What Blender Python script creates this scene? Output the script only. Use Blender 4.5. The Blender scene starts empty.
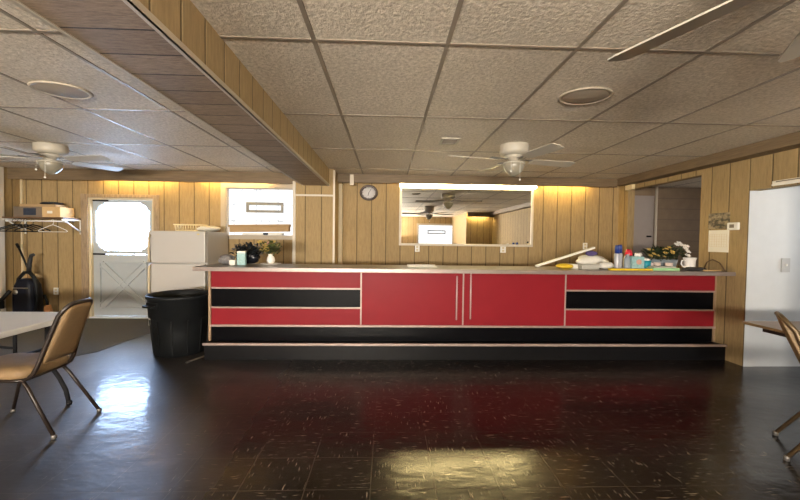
import bpy, math, random
from mathutils import Matrix, Vector
random.seed(7)
PI = math.pi
scene = bpy.context.scene
COL = scene.collection

# ------------------------------------------------------------------ materials
def new_mat(name):
    m = bpy.data.materials.new(name); m.use_nodes = True
    nt = m.node_tree; nt.nodes.clear()
    out = nt.nodes.new('ShaderNodeOutputMaterial')
    return m, nt, out

class G:
    """small node-graph helper"""
    def __init__(s, nt): s.nt = nt
    def n(s, t, **kw):
        nd = s.nt.nodes.new(t)
        for k, v in kw.items(): setattr(nd, k, v)
        return nd
    def l(s, a, b): s.nt.links.new(a, b)
    def math(s, op, a, b=None, c=None):
        nd = s.n('ShaderNodeMath', operation=op)
        for i, v in enumerate((a, b, c)):
            if v is None: continue
            if isinstance(v, (int, float)): nd.inputs[i].default_value = v
            else: s.l(v, nd.inputs[i])
        return nd.outputs[0]
    def mix(s, f, a, b):
        nd = s.n('ShaderNodeMix', data_type='RGBA')
        for i, v in ((0, f), (6, a), (7, b)):
            if isinstance(v, (int, float)): nd.inputs[i].default_value = v
            elif isinstance(v, tuple): nd.inputs[i].default_value = (*v, 1)
            else: s.l(v, nd.inputs[i])
        return nd.outputs[2]
    def coord(s):
        tc = s.n('ShaderNodeTexCoord'); return tc.outputs['Object']
    def mapping(s, vec, scale=(1, 1, 1), loc=(0, 0, 0)):
        mp = s.n('ShaderNodeMapping'); s.l(vec, mp.inputs[0])
        mp.inputs['Scale'].default_value = scale; mp.inputs['Location'].default_value = loc
        return mp.outputs[0]
    def noise(s, vec, scale, detail=3, rough=.55):
        nd = s.n('ShaderNodeTexNoise'); s.l(vec, nd.inputs['Vector'])
        nd.inputs['Scale'].default_value = scale; nd.inputs['Detail'].default_value = detail
        nd.inputs['Roughness'].default_value = rough
        return nd.outputs[0]
    def ramp(s, v, a, b):
        nd = s.n('ShaderNodeMapRange'); s.l(v, nd.inputs[0])
        nd.inputs[1].default_value = a; nd.inputs[2].default_value = b
        return nd.outputs[0]
    def bump(s, h, strength, dist=.01):
        nd = s.n('ShaderNodeBump'); s.l(h, nd.inputs['Height'])
        nd.inputs['Strength'].default_value = strength; nd.inputs['Distance'].default_value = dist
        return nd.outputs[0]
    def bsdf(s, out, col, rough=.5, metal=0, normal=None, spec=.5, **kw):
        b = s.n('ShaderNodeBsdfPrincipled')
        if isinstance(col, tuple): b.inputs['Base Color'].default_value = (*col, 1)
        else: s.l(col, b.inputs['Base Color'])
        if isinstance(rough, (int, float)): b.inputs['Roughness'].default_value = rough
        else: s.l(rough, b.inputs['Roughness'])
        b.inputs['Metallic'].default_value = metal
        b.inputs['Specular IOR Level'].default_value = spec
        for k, v in kw.items(): b.inputs[k].default_value = v
        if normal is not None: s.l(normal, b.inputs['Normal'])
        s.l(b.outputs[0], out.inputs[0])
        return b

def plain(name, col, rough=.5, metal=0, var=.12, nscale=9, bump=0, spec=.5, **kw):
    m, nt, out = new_mat(name); g = G(nt)
    c = g.coord(); nz = g.noise(c, nscale)
    dark = tuple(v*(1-var) for v in col); lite = tuple(min(1, v*(1+var)) for v in col)
    cc = g.mix(nz, dark, lite)
    nrm = g.bump(g.noise(c, nscale*6), bump, .004) if bump else None
    g.bsdf(out, cc, rough, metal, nrm, spec, **kw)
    return m

def emis(name, col, strength):
    m, nt, out = new_mat(name); g = G(nt)
    e = g.n('ShaderNodeEmission'); e.inputs[0].default_value = (*col, 1); e.inputs[1].default_value = strength
    g.l(e.outputs[0], out.inputs[0]); return m

def panel_mat(name, axis, pitch, col, off=0, var=.22):
    """grooved rough-sawn plywood panelling; grooves run up, spaced along one axis"""
    m, nt, out = new_mat(name); g = G(nt)
    c = g.coord(); sp = g.n('ShaderNodeSeparateXYZ'); g.l(c, sp.inputs[0])
    u = g.math('DIVIDE', g.math('ADD', sp.outputs[axis], 50*pitch+off), pitch)
    fr = g.math('FRACT', u); idx = g.math('FLOOR', u)
    groove = g.math('LESS_THAN', fr, .055)
    soft = g.ramp(g.math('ABSOLUTE', g.math('SUBTRACT', fr, .028)), .0, .075)
    wn = g.n('ShaderNodeTexWhiteNoise', noise_dimensions='1D'); g.l(idx, wn.inputs['W'])
    grain = g.noise(g.mapping(c, (1, 1, .12) if axis < 3 else (1, 1, 1)), 55, 4, .7)
    blot = g.noise(c, 2.2, 3)
    base = g.mix(g.ramp(grain, .3, .7), tuple(v*(1-var) for v in col), tuple(v*(1+var*.8) for v in col))
    base = g.mix(g.math('MULTIPLY', g.ramp(blot, .35, .75), .35), base, tuple(v*.72 for v in col))
    base = g.mix(g.math('MULTIPLY', wn.outputs[0], .22), base, tuple(v*.75 for v in col))
    fin = g.mix(groove, base, tuple(v*.33 for v in col))
    h = g.math('ADD', g.math('MULTIPLY', grain, .25), soft)
    g.bsdf(out, fin, .72, 0, g.bump(h, .55, .006), .25)
    return m

def wood_mat(name, col, stretch=(1, 8, 8), rough=.5, var=.3, scale=6, spec=.4):
    m, nt, out = new_mat(name); g = G(nt)
    c = g.coord(); gr = g.noise(g.mapping(c, stretch), scale, 5, .65)
    cc = g.mix(g.ramp(gr, .3, .7), tuple(v*(1-var) for v in col), tuple(v*(1+var) for v in col))
    g.bsdf(out, cc, rough, 0, g.bump(gr, .15, .004), spec); return m

PANEL = (.37, .262, .128)
M = {}
M['panel_x'] = panel_mat('panelling along x', 0, .25, PANEL, .03)
M['panel_y'] = panel_mat('panelling along y', 1, .245, (.345, .245, .12), .12)
M['panel_beam'] = panel_mat('beam panelling', 1, .215, (.46, .345, .19), .05)
M['soffit'] = wood_mat('brown soffit board', (.155, .108, .062), (.6, .6, 14), .6)
M['beam_under'] = None
M['white_trim'] = plain('white trim', (.58, .52, .43), .45, var=.05)
M['cream_trim'] = plain('cream trim', (.60, .50, .33), .5, var=.1)
M['casing'] = wood_mat('stained door casing', (.30, .22, .14), (8, 8, 1), .55)
M['window_trim'] = plain('window casing paint', (.43, .37, .285), .5, var=.06)
M['white_paint'] = plain('white paint', (.58, .60, .62), .5, var=.05)
M['door_white'] = plain('white door paint', (.41, .44, .455), .42, var=.05)
M['plastic_white'] = plain('white plastic', (.78, .77, .73), .35, var=.05)
M['fan_white'] = plain('white enamel', (.42, .385, .32), .45, var=.05)
M['fridge'] = plain('fridge enamel', (.48, .46, .435), .35, var=.03, nscale=3)
M['red'] = plain('red laminate', (.215, .012, .019), .42, var=.10, nscale=2.5, spec=.12)
M['black'] = plain('black laminate', (.003, .003, .004), .3, var=.3, spec=.07)
M['black_matte'] = plain('black vinyl', (.006, .006, .007), .4, var=.3, bump=.15, spec=.12)
M['black_plastic'] = plain('black plastic', (.008, .009, .010), .5, var=.2, spec=.2)
M['alu'] = plain('worn aluminium strip', (.36, .28, .25), .4, .3, var=.25, nscale=14)
M['edge_wood'] = plain('worn wood edge', (.30, .20, .12), .5, var=.2)
M['handle_pale'] = plain('pale metal pull', (.52, .40, .38), .35, .2, var=.15)
M['steel'] = plain('steel', (.62, .60, .58), .3, 1, var=.15)
M['counter'] = plain('grey speckled worktop', (.17, .15, .145), .28, var=.18, nscale=40)
M['counter_edge'] = plain('worktop edge band', (.27, .225, .205), .35, .35, var=.15, nscale=20)
M['vinyl_tan'] = plain('tan vinyl', (.22, .145, .075), .55, var=.12, nscale=22, bump=.2, spec=.3)
M['frame_brown'] = plain('dark brown tube', (.020, .013, .010), .35, .1, var=.2)
M['frame_bronze'] = plain('bronze tube', (.10, .066, .034), .35, .4, var=.2)
M['table_white'] = plain('white table top', (.66, .66, .66), .4, var=.04)
M['dark_metal'] = plain('dark grey metal', (.014, .014, .016), .75, 0, spec=.1, var=.2)
M['table_wood'] = wood_mat('brown table top', (.20, .125, .06), (1, 9, 9), .35)
M['board_brown'] = wood_mat('brown shelf board', (.13, .075, .04), (1, 9, 9), .5)
M['card'] = plain('cardboard', (.42, .28, .14), .8, var=.15, nscale=12)
M['card_light'] = plain('light cardboard', (.60, .40, .19), .8, var=.12, nscale=12)
M['card_grey'] = plain('printed grey card', (.17, .13, .095), .7, var=.15)
M['navy'] = plain('navy plastic', (.006, .008, .016), .45, var=.25, spec=.25)
M['navy_print'] = plain('navy print', (.02, .03, .055), .55, var=.5, nscale=30)
M['orange_brown'] = plain('orange brown bristle', (.30, .13, .04), .7, var=.3, nscale=40)
M['rubber'] = plain('black rubber', (.02, .02, .02), .6, var=.2)
M['paper'] = plain('paper', (.76, .73, .65), .8, var=.04)
M['kitchen_block'] = None
M['grey_door'] = plain('grey painted door', (.26, .22, .20), .55, var=.08)
M['speaker'] = plain('speaker grille', (.33, .28, .22), .6, var=.15, nscale=120)
M['speaker_rim'] = plain('speaker rim', (.40, .345, .27), .5)
M['grille_dark'] = plain('vent dark', (.16, .135, .11), .6)
M['yellow'] = plain('yellow plastic', (.70, .48, .03), .4, var=.1)
M['green_pale'] = plain('pale green foam', (.30, .55, .28), .6, var=.15)
M['teal'] = plain('teal plastic', (.01, .24, .33), .35, var=.1)
M['aqua'] = plain('aqua print', (.25, .42, .43), .5, var=.4, nscale=45)
M['blue_cap'] = plain('blue plastic', (.012, .035, .20), .35)
M['red_cap'] = plain('red plastic', (.55, .02, .04), .35)
M['can_body'] = plain('pale can', (.42, .43, .47), .3, .3, var=.12)
M['grey_blue'] = plain('grey blue plastic', (.22, .26, .30), .4)
M['purple'] = plain('purple cloth', (.07, .05, .16), .8, var=.3)
M['white_bag'] = plain('white plastic bag', (.70, .68, .62), .4, var=.12, nscale=25, bump=.4)
M['clear_tub'] = plain('cloudy plastic', (.40, .39, .35), .3, var=.15)
M['cup_pink'] = plain('pinkish china', (.66, .55, .52), .3, var=.08)
M['leaf'] = plain('leaf green', (.035, .05, .022), .5, var=.5, nscale=30)
M['leaf_dark'] = plain('dark leaf', (.012, .014, .016), .35, var=.5, nscale=30)
M['leaf_olive'] = plain('olive leaf', (.09, .10, .03), .5, var=.4, nscale=30)
M['flower_yellow'] = plain('yellow petals', (.46, .32, .09), .6, var=.25, nscale=30)
M['flower_pink'] = plain('pink petals', (.55, .30, .24), .6, var=.2, nscale=30)
M['flower_white'] = plain('white petals', (.80, .77, .74), .6, var=.05, nscale=30)
M['cloth_grey'] = plain('marled grey knit', (.19, .18, .18), .9, var=.7, nscale=45, bump=.5)
M['cloth_dark'] = plain('dark cloth', (.03, .028, .028), .9, var=.5, nscale=30)
M['bin_bag'] = plain('black plastic bag', (.010, .011, .016), .25, var=.4, nscale=14, bump=.5)
M['towel'] = plain('white towel', (.74, .70, .60), .9, var=.06, nscale=20, bump=.4)
M['wire_cream'] = plain('cream coated wire', (.74, .63, .38), .4)
M['plastic_grey'] = plain('pale grey plastic', (.42, .42, .42), .4, var=.05)
M['brass'] = plain('brass plate', (.62, .50, .22), .35, .5)
M['clock_rim'] = plain('dark brown clock rim', (.035, .018, .014), .35)
M['clock_face'] = plain('clock face', (.60, .57, .56), .5, var=.06)
def picture_mat():
    m, nt, out = new_mat('calendar picture'); g = G(nt); c = g.coord()
    nz = g.noise(g.mapping(c, (1, 1, 1.6)), 13, 3)
    g.bsdf(out, g.mix(g.ramp(nz, .40, .62), (.025, .02, .014), (.30, .24, .16)), .4); return m
M['photo_dark'] = picture_mat()
M['steel_dark'] = plain('vent frame grey', (.20, .20, .19), .5, .3)
M['outside_ground'] = plain('pale concrete outside', (.55, .54, .50), .9)
M['outside_green'] = plain('shrub outside', (.045, .055, .035), .8, var=.4)
M['tube_glow'] = emis('fluorescent glow', (1.0, .68, .20), 42)
M['lens_glow'] = emis('fluorescent lens glow', (1.0, .77, .33), 30)
M['frost'] = plain('frosted glass bowl', (.25, .23, .18), .3, var=.08)
M['sole'] = plain('chrome glide', (.20, .19, .18), .4, .5)

def beam_under():
    m, nt, out = new_mat('beam underside planks'); g = G(nt)
    c = g.coord(); sp = g.n('ShaderNodeSeparateXYZ'); g.l(c, sp.inputs[0])
    u = g.math('DIVIDE', g.math('ADD', sp.outputs[1], 20), .205)
    fr = g.math('FRACT', u); gap = g.math('LESS_THAN', fr, .045)
    wn = g.n('ShaderNodeTexWhiteNoise', noise_dimensions='1D'); g.l(g.math('FLOOR', u), wn.inputs['W'])
    gr = g.noise(g.mapping(c, (3, 22, 1)), 7, 5, .7)
    a = g.mix(g.ramp(gr, .3, .7), (.17, .12, .078), (.46, .34, .235))
    a = g.mix(g.math('MULTIPLY', wn.outputs[0], .35), a, (.12, .08, .06))
    a = g.mix(gap, a, (.02, .014, .01))
    g.bsdf(out, a, .6, 0, g.bump(g.math('SUBTRACT', gr, g.math('MULTIPLY', gap, 2)), .3, .006), .3); return m
M['beam_under'] = beam_under()

def ceiling_tile():
    m, nt, out = new_mat('mineral fibre ceiling tile'); g = G(nt)
    c = g.coord()
    n1 = g.noise(c, 42, 4, .65); n2 = g.noise(c, 1.3, 2); n3 = g.noise(g.mapping(c, (1, .55, 1)), 85, 3, .7)
    a = g.mix(g.ramp(n1, .36, .66), (.50, .44, .355), (.83, .75, .64))
    a = g.mix(g.math('MULTIPLY', g.ramp(n3, .35, .5), .0), a, (.3, .27, .22))
    a = g.mix(g.math('MULTIPLY', g.ramp(n2, .35, .7), .22), a, (.40, .34, .26))
    sp = g.n('ShaderNodeSeparateXYZ'); g.l(c, sp.inputs[0])
    ix = g.math('FLOOR', g.math('DIVIDE', g.math('ADD', sp.outputs[0], 73.41), .73))
    iy = g.math('FLOOR', g.math('DIVIDE', g.math('ADD', sp.outputs[1], 119.95), 1.217))
    wn = g.n('ShaderNodeTexWhiteNoise', noise_dimensions='2D')
    cb = g.n('ShaderNodeCombineXYZ'); g.l(ix, cb.inputs[0]); g.l(iy, cb.inputs[1]); g.l(cb.outputs[0], wn.inputs['Vector'])
    a = g.mix(g.math('MULTIPLY', wn.outputs[0], .18), a, (.36, .31, .24))
    g.bsdf(out, a, .55, 0, g.bump(g.math('ADD', n1, g.math('MULTIPLY', n3, .6)), .6, .011), .3); return m
M['tile'] = ceiling_tile()
M['tbar'] = plain('ceiling grid bar', (.25, .21, .165), .4, .1, var=.12)

def floor_mat():
    m, nt, out = new_mat('dark marbled vinyl tile'); g = G(nt)
    c = g.coord(); sp = g.n('ShaderNodeSeparateXYZ'); g.l(c, sp.inputs[0])
    x, y = sp.outputs[0], sp.outputs[1]
    ux = g.math('DIVIDE', g.math('ADD', x, 36.6+.08), .366); uy = g.math('DIVIDE', g.math('ADD', y, 30.5+.1), .305)
    fx, fy = g.math('FRACT', ux), g.math('FRACT', uy)
    ix, iy = g.math('FLOOR', ux), g.math('FLOOR', uy)
    joint = g.math('MAXIMUM', g.math('LESS_THAN', fx, .014), g.math('LESS_THAN', fy, .014))
    par = g.math('MODULO', g.math('ADD', ix, iy), 2)
    wob = g.n('ShaderNodeTexNoise'); g.l(c, wob.inputs['Vector']); wob.inputs['Scale'].default_value = 5
    vm = g.n('ShaderNodeVectorMath', operation='SCALE'); g.l(wob.outputs['Color'], vm.inputs[0]); vm.inputs[3].default_value = .03
    va = g.n('ShaderNodeVectorMath', operation='ADD'); g.l(c, va.inputs[0]); g.l(vm.outputs[0], va.inputs[1])
    s1 = g.noise(g.mapping(va.outputs[0], (7, 62, 1)), 1.6, 2, .5)
    s2 = g.noise(g.mapping(va.outputs[0], (62, 7, 1), (3.7, 1.3, 0)), 1.6, 2, .5)
    sa = g.n('ShaderNodeMix', data_type='FLOAT'); g.l(par, sa.inputs[0]); g.l(s1, sa.inputs[2]); g.l(s2, sa.inputs[3])
    brk = g.noise(c, 13, 2)
    left = g.ramp(x, -.9, -1.5)
    th = g.math('ADD', .63, g.math('MULTIPLY', left, .05))
    fl = g.math('MULTIPLY', g.ramp(g.math('SUBTRACT', sa.outputs[0], th), 0, .05), g.ramp(brk, .42, .6))
    blot = g.noise(c, 1.1, 4)
    base = g.mix(g.ramp(blot, .35, .7), (.007, .0052, .0048), (.016, .011, .009))
    a = g.mix(g.math('MULTIPLY', fl, .55), base, (.33, .27, .20))
    a = g.mix(joint, a, (.045, .036, .027))
    # worn crack between the two laid areas
    cr = g.math('ADD', x, g.math('ADD', 1.165, g.math('MULTIPLY', g.math('SUBTRACT', g.noise(c, 6), .5), .05)))
    crk = g.math('MULTIPLY', g.math('LESS_THAN', g.math('ABSOLUTE', cr), .006), g.math('LESS_THAN', y, 3.0))
    a = g.mix(crk, a, (.004, .003, .003))
    w1 = g.noise(g.mapping(c, (1.0, 1.7, 1)), 3.2, 3, .6); w2 = g.noise(c, 16, 3)
    h = g.math('ADD', g.math('MULTIPLY', w1, 1.0), g.math('MULTIPLY', w2, .10))
    h = g.math('SUBTRACT', h, g.math('MULTIPLY', joint, .05))
    rough = g.math('ADD', .17, g.math('ADD', g.math('MULTIPLY', g.ramp(blot, .3, .7), .10), g.math('MULTIPLY', left, .26)))
    bs = g.bsdf(out, a, rough, 0, g.bump(h, .22, .02), .5)
    g.l(g.math('ADD', .5, g.math('MULTIPLY', left, .4)), bs.inputs['Specular IOR Level'])
    g.l(g.math('MULTIPLY', left, .30), bs.inputs['Coat Weight']); bs.inputs['Coat Roughness'].default_value = .12
    g.l(g.bump(h, .22, .02), bs.inputs['Coat Normal']); return m
M['floor'] = floor_mat()
M['entry'] = plain('grey brown entry matting', (.075, .070, .063), .85, var=.25, nscale=30, bump=.4)

def block_mat():
    m, nt, out = new_mat('dark painted block wall'); g = G(nt)
    c = g.coord(); sp = g.n('ShaderNodeSeparateXYZ'); g.l(c, sp.inputs[0])
    j = g.math('LESS_THAN', g.math('FRACT', g.math('DIVIDE', sp.outputs[2], .205)), .05)
    nz = g.noise(c, 7, 4)
    a = g.mix(nz, (.15, .10, .06), (.24, .17, .105))
    a = g.mix(j, a, (.12, .085, .06))
    g.bsdf(out, a, .7, 0, g.bump(g.math('SUBTRACT', nz, j), .3, .006)); return m
M['kitchen_block'] = block_mat()

def glassblock_mat():
    """back-lit glass blocks: daylight coming through, with dim mortar and ripple marks"""
    m, nt, out = new_mat('daylit glass block'); g = G(nt)
    c = g.coord(); sp = g.n('ShaderNodeSeparateXYZ'); g.l(c, sp.inputs[0])
    fx = g.math('FRACT', g.math('DIVIDE', g.math('ADD', sp.outputs[0], 29.35), .376))
    fz = g.math('FRACT', g.math('DIVIDE', g.math('ADD', sp.outputs[2], 2.68), .273))
    j = g.math('MAXIMUM', g.math('LESS_THAN', fx, .03), g.math('LESS_THAN', fz, .035))
    corner = g.math('MULTIPLY', g.math('LESS_THAN', g.math('ABSOLUTE', g.math('SUBTRACT', fx, .5)), .5), g.math('LESS_THAN', g.noise(c, 24, 1), .36))
    edge = g.math('GREATER_THAN', g.math('ABSOLUTE', g.math('SUBTRACT', fz, .5)), .38)
    dim = g.math('MAXIMUM', g.math('MULTIPLY', j, .75), g.math('MULTIPLY', g.math('MULTIPLY', corner, edge), .55))
    col = g.mix(dim, (.93, .96, 1.0), (.16, .18, .16))
    e = g.n('ShaderNodeEmission'); g.l(col, e.inputs[0]); e.inputs[1].default_value = .78
    gl = g.n('ShaderNodeBsdfGlossy'); gl.inputs['Roughness'].default_value = .2
    mx = g.n('ShaderNodeMixShader'); mx.inputs[0].default_value = .06
    g.l(e.outputs[0], mx.inputs[1]); g.l(gl.outputs[0], mx.inputs[2]); g.l(mx.outputs[0], out.inputs[0]); return m
M['glassblock'] = glassblock_mat()

def pane_mat():
    m, nt, out = new_mat('clear window pane'); g = G(nt)
    t = g.n('ShaderNodeBsdfTransparent'); t.inputs[0].default_value = (.96, .98, 1, 1)
    gl = g.n('ShaderNodeBsdfGlossy'); gl.inputs['Roughness'].default_value = .03
    mx = g.n('ShaderNodeMixShader'); mx.inputs[0].default_value = .05
    g.l(t.outputs[0], mx.inputs[1]); g.l(gl.outputs[0], mx.inputs[2]); g.l(mx.outputs[0], out.inputs[0]); return m
M['pane'] = pane_mat()
def mirror_mat():
    m, nt, out = new_mat('mirror silver'); g = G(nt)
    g.bsdf(out, (.92, .93, .91), .012, 1); return m
M['mirror'] = mirror_mat()

# ------------------------------------------------------------------ mesh builder
class MB:
    def __init__(s): s.v, s.f, s.sm, s.mi, s.mark_i, s.cur = [], [], [], [], 0, 0
    def mat(s, i): s.cur = i; return s
    def mark(s): s.mark_i = len(s.v); return s
    def xf(s, m):
        for i in range(s.mark_i, len(s.v)): s.v[i] = tuple(m @ Vector(s.v[i]))
        return s
    def face(s, idx, smooth=False): s.f.append(tuple(idx)); s.sm.append(smooth); s.mi.append(s.cur)
    def box(s, x0, x1, y0, y1, z0, z1):
        b = len(s.v)
        s.v += [(x, y, z) for z in (z0, z1) for y in (y0, y1) for x in (x0, x1)]
        for q in ((0, 2, 3, 1), (4, 5, 7, 6), (0, 1, 5, 4), (2, 6, 7, 3), (0, 4, 6, 2), (1, 3, 7, 5)): s.face([b+i for i in q])
        return s
    def lathe(s, prof, n=32, c=(0, 0, 0), sx=1, sy=1, cap=True, smooth=True):
        b = len(s.v)
        for r, z in prof:
            for k in range(n):
                a = 2*PI*k/n; s.v.append((c[0]+r*math.cos(a)*sx, c[1]+r*math.sin(a)*sy, c[2]+z))
        for i in range(len(prof)-1):
            for k in range(n):
                k2 = (k+1) % n; s.face((b+i*n+k, b+i*n+k2, b+(i+1)*n+k2, b+(i+1)*n+k), smooth)
        if cap:
            if prof[0][0] > 1e-5: s.face([b+k for k in range(n)][::-1])
            if prof[-1][0] > 1e-5: s.face([b+(len(prof)-1)*n+k for k in range(n)])
        return s
    def tube(s, pts, r, n=10, closed=False, flat=1.0):
        P = [Vector(p) for p in pts]; N = len(P); b = len(s.v); prev = None
        for i in range(N):
            if closed: t = (P[(i+1) % N]-P[i-1])
            else: t = P[min(i+1, N-1)]-P[max(i-1, 0)]
            t.normalize()
            if prev is None:
                ref = Vector((0, 0, 1)) if abs(t.z) < .9 else Vector((0, 1, 0))
                u = t.cross(ref).normalized()
            else:
                u = (prev-t*prev.dot(t)).normalized()
            prev = u; w = t.cross(u)
            rr = r[i] if isinstance(r, (list, tuple)) else r
            for k in range(n):
                a = 2*PI*k/n; s.v.append(tuple(P[i]+u*(rr*math.cos(a)*flat)+w*(rr*math.sin(a))))
        for i in range(N if closed else N-1):
            j = (i+1) % N
            for k in range(n):
                k2 = (k+1) % n; s.face((b+i*n+k, b+i*n+k2, b+j*n+k2, b+j*n+k), True)
        if not closed:
            s.face([b+k for k in range(n)][::-1]); s.face([b+(N-1)*n+k for k in range(n)])
        return s
    def prism(s, poly, h, axis='z', base=0.0):
        """poly 2D ccw, extruded along axis from base to base+h"""
        b = len(s.v); n = len(poly)
        def mk(p, t):
            if axis == 'z': return (p[0], p[1], t)
            if axis == 'y': return (p[0], t, p[1])
            return (t, p[0], p[1])
        for t in (base, base+h): s.v += [mk(p, t) for p in poly]
        s.face([b+i for i in range(n)][::-1]); s.face([b+n+i for i in range(n)])
        for i in range(n):
            j = (i+1) % n; s.face((b+i, b+j, b+n+j, b+n+i))
        return s
    def ring(s, outer, inner, h, axis='y', base=0.0):
        """frame between two outlines with the same point count"""
        b = len(s.v); n = len(outer)
        def mk(p, t):
            if axis == 'z': return (p[0], p[1], t)
            if axis == 'y': return (p[0], t, p[1])
            return (t, p[0], p[1])
        for t in (base, base+h):
            s.v += [mk(p, t) for p in outer]; s.v += [mk(p, t) for p in inner]
        for i in range(n):
            j = (i+1) % n
            o0, o1, i0, i1 = b+i, b+j, b+n+i, b+n+j
            O0, O1, I0, I1 = o0+2*n, o1+2*n, i0+2*n, i1+2*n
            s.face((o0, o1, i1, i0)); s.face((O0, I0, I1, O1)); s.face((o0, O0, O1, o1)); s.face((i0, i1, I1, I0))
        return s
    def blob(s, c, r, sz=(1, 1, 1), seed=0, rough=.25, n=14):
        rnd = random.Random(seed); b = len(s.v); m = n
        ph = [rnd.uniform(0, 6.28) for _ in range(6)]
        for i in range(m+1):
            th = PI*i/m
            for k in range(n):
                a = 2*PI*k/n
                d = 1+rough*(math.sin(3*a+ph[0])*math.sin(2*th+ph[1])+.6*math.sin(5*a+ph[2])*math.sin(4*th+ph[3])+.4*math.sin(7*a+ph[4]+3*th))*math.sin(th)
                s.v.append((c[0]+r*sz[0]*d*math.sin(th)*math.cos(a), c[1]+r*sz[1]*d*math.sin(th)*math.sin(a), c[2]+r*sz[2]*d*math.cos(th)))
        for i in range(m):
            for k in range(n):
                k2 = (k+1) % n; s.face((b+i*n+k, b+(i+1)*n+k, b+(i+1)*n+k2, b+i*n+k2), True)
        return s
    def leaf(s, p, d, L, w, up):
        p, d, up = Vector(p), Vector(d).normalized(), Vector(up)
        side = d.cross(up); side = side.normalized() if side.length > 1e-4 else Vector((1, 0, 0))
        nn = side.cross(d).normalized(); b = len(s.v)
        for t, ww, z in ((0, .12, 0), (.35, 1, .08), (.7, .7, .06), (1, .03, -.04)):
            q = p+d*(L*t)+nn*(z*L)
            s.v.append(tuple(q-side*(w*ww/2))); s.v.append(tuple(q+side*(w*ww/2)))
        for i in range(3): s.face((b+2*i, b+2*i+1, b+2*i+3, b+2*i+2), True)
        return s
    def rest(s):
        z = min(v[2] for v in s.v); s.v = [(v[0], v[1], v[2]-z) for v in s.v]; return s
    def build(s, name, mats, parent=None, bevel=0, segs=2, solid=0):
        me = bpy.data.meshes.new(name); me.from_pydata(s.v, [], s.f)
        me.polygons.foreach_set('use_smooth', s.sm); me.polygons.foreach_set('material_index', s.mi)
        for m in (mats if isinstance(mats, (list, tuple)) else [mats]): me.materials.append(M[m] if isinstance(m, str) else m)
        me.update()
        o = bpy.data.objects.new(name, me); COL.objects.link(o)
        if parent: o.parent = parent
        if bevel:
            md = o.modifiers.new('bevel', 'BEVEL'); md.width = bevel; md.segments = segs; md.limit_method = 'ANGLE'
        if solid:
            md = o.modifiers.new('solid', 'SOLIDIFY'); md.thickness = solid
        return o

def tag(o, label, cat, group=None):
    o['label'] = label; o['category'] = cat
    if group: o['group'] = group
    return o
def thing(name, label, cat, loc=(0, 0, 0), rz=0, group=None):
    o = bpy.data.objects.new(name, None); COL.objects.link(o); o.empty_display_size = .1
    o.location = loc; o.rotation_euler = (0, 0, rz)
    return tag(o, label, cat, group)
def struct(o): o['kind'] = 'structure'; return o
def sroot(name, loc=(0, 0, 0)):
    o = bpy.data.objects.new(name, None); COL.objects.link(o); o.location = loc; o['kind'] = 'structure'; return o
def dup(root, loc, rz, label, group=None, label_cat=None):
    r = root.copy(); COL.objects.link(r); r.location = loc; r.rotation_euler = (0, 0, rz); r['label'] = label
    if group: r['group'] = group
    for ch in list(root.children):
        c = ch.copy(); COL.objects.link(c); c.parent = r
        for gch in list(ch.children):
            d = gch.copy(); COL.objects.link(d); d.parent = c
    return r
def rrect(x0, x1, z0, z1, r, k=6):
    pts = []
    for cx, cz, a0 in ((x1-r, z1-r, 0), (x0+r, z1-r, 90), (x0+r, z0+r, 180), (x1-r, z0+r, 270)):
        for i in range(k+1):
            a = math.radians(a0+90*i/k); pts.append((cx+r*math.cos(a), cz+r*math.sin(a)))
    return pts
def arc(c, r, a0, a1, n, plane='xz', o=0):
    out = []
    for i in range(n+1):
        a = math.radians(a0+(a1-a0)*i/n); u, w = c[0]+r*math.cos(a), c[1]+r*math.sin(a)
        out.append((u, o, w) if plane == 'xz' else (o, u, w) if plane == 'yz' else (u, w, o))
    return out

# ------------------------------------------------------------------ room constants
CZ = 2.48; YB = 6.41; XR = 4.08; XL = -6.10; YF = -4.5; YK = 7.0

# floor
b = MB(); b.box(XL-.2, 7.2, YF-.2, 8.2, -.12, 0); struct(b.build('floor', 'floor'))
b = MB(); b.prism([(-6.1, 3.2), (-3.78, 3.2), (-3.70, 4.05), (-3.59, 4.39), (-3.48, 4.55), (-3.45, 5.0), (-3.41, 5.45), (-3.40, 6.41), (-6.1, 6.41)], .005)
struct(b.build('floor_entry', 'entry'))

# ceiling tiles + hanging grid
b = MB(); b.box(XL-.1, 7.1, YF-.1, 8.1, CZ, CZ+.1)
b.mat(1)
xs = [-.41+.73*k for k in range(-7, 9)]; ys = [3.276+1.217*k for k in range(-6, 4)]
for x in xs: b.box(x-.012, x+.012, YF, 8.05, CZ-.004, CZ+.004)
for y in ys: b.box(XL, 7.05, y-.012, y+.012, CZ-.0038, CZ+.004)
struct(b.build('ceiling', ['tile', 'tbar']))

# back wall with the door and window openings
DX0, DX1, DZ1 = -5.02, -3.94, 2.04
WX0, WX1, WZ0, WZ1 = -2.75, -1.60, 1.43, 2.25
b = MB()
T = .16
b.box(XL-.15, DX0, YB, YB+T, 0, CZ); b.box(DX0, DX1, YB, YB+T, DZ1, CZ)
b.box(DX1, WX0, YB, YB+T, 0, CZ); b.box(WX0, WX1, YB, YB+T, 0, WZ0); b.box(WX0, WX1, YB, YB+T, WZ1, CZ)
b.box(WX1, XR+.12, YB, YB+T, 0, CZ)
struct(b.build('wall_back', 'panel_x'))
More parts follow.
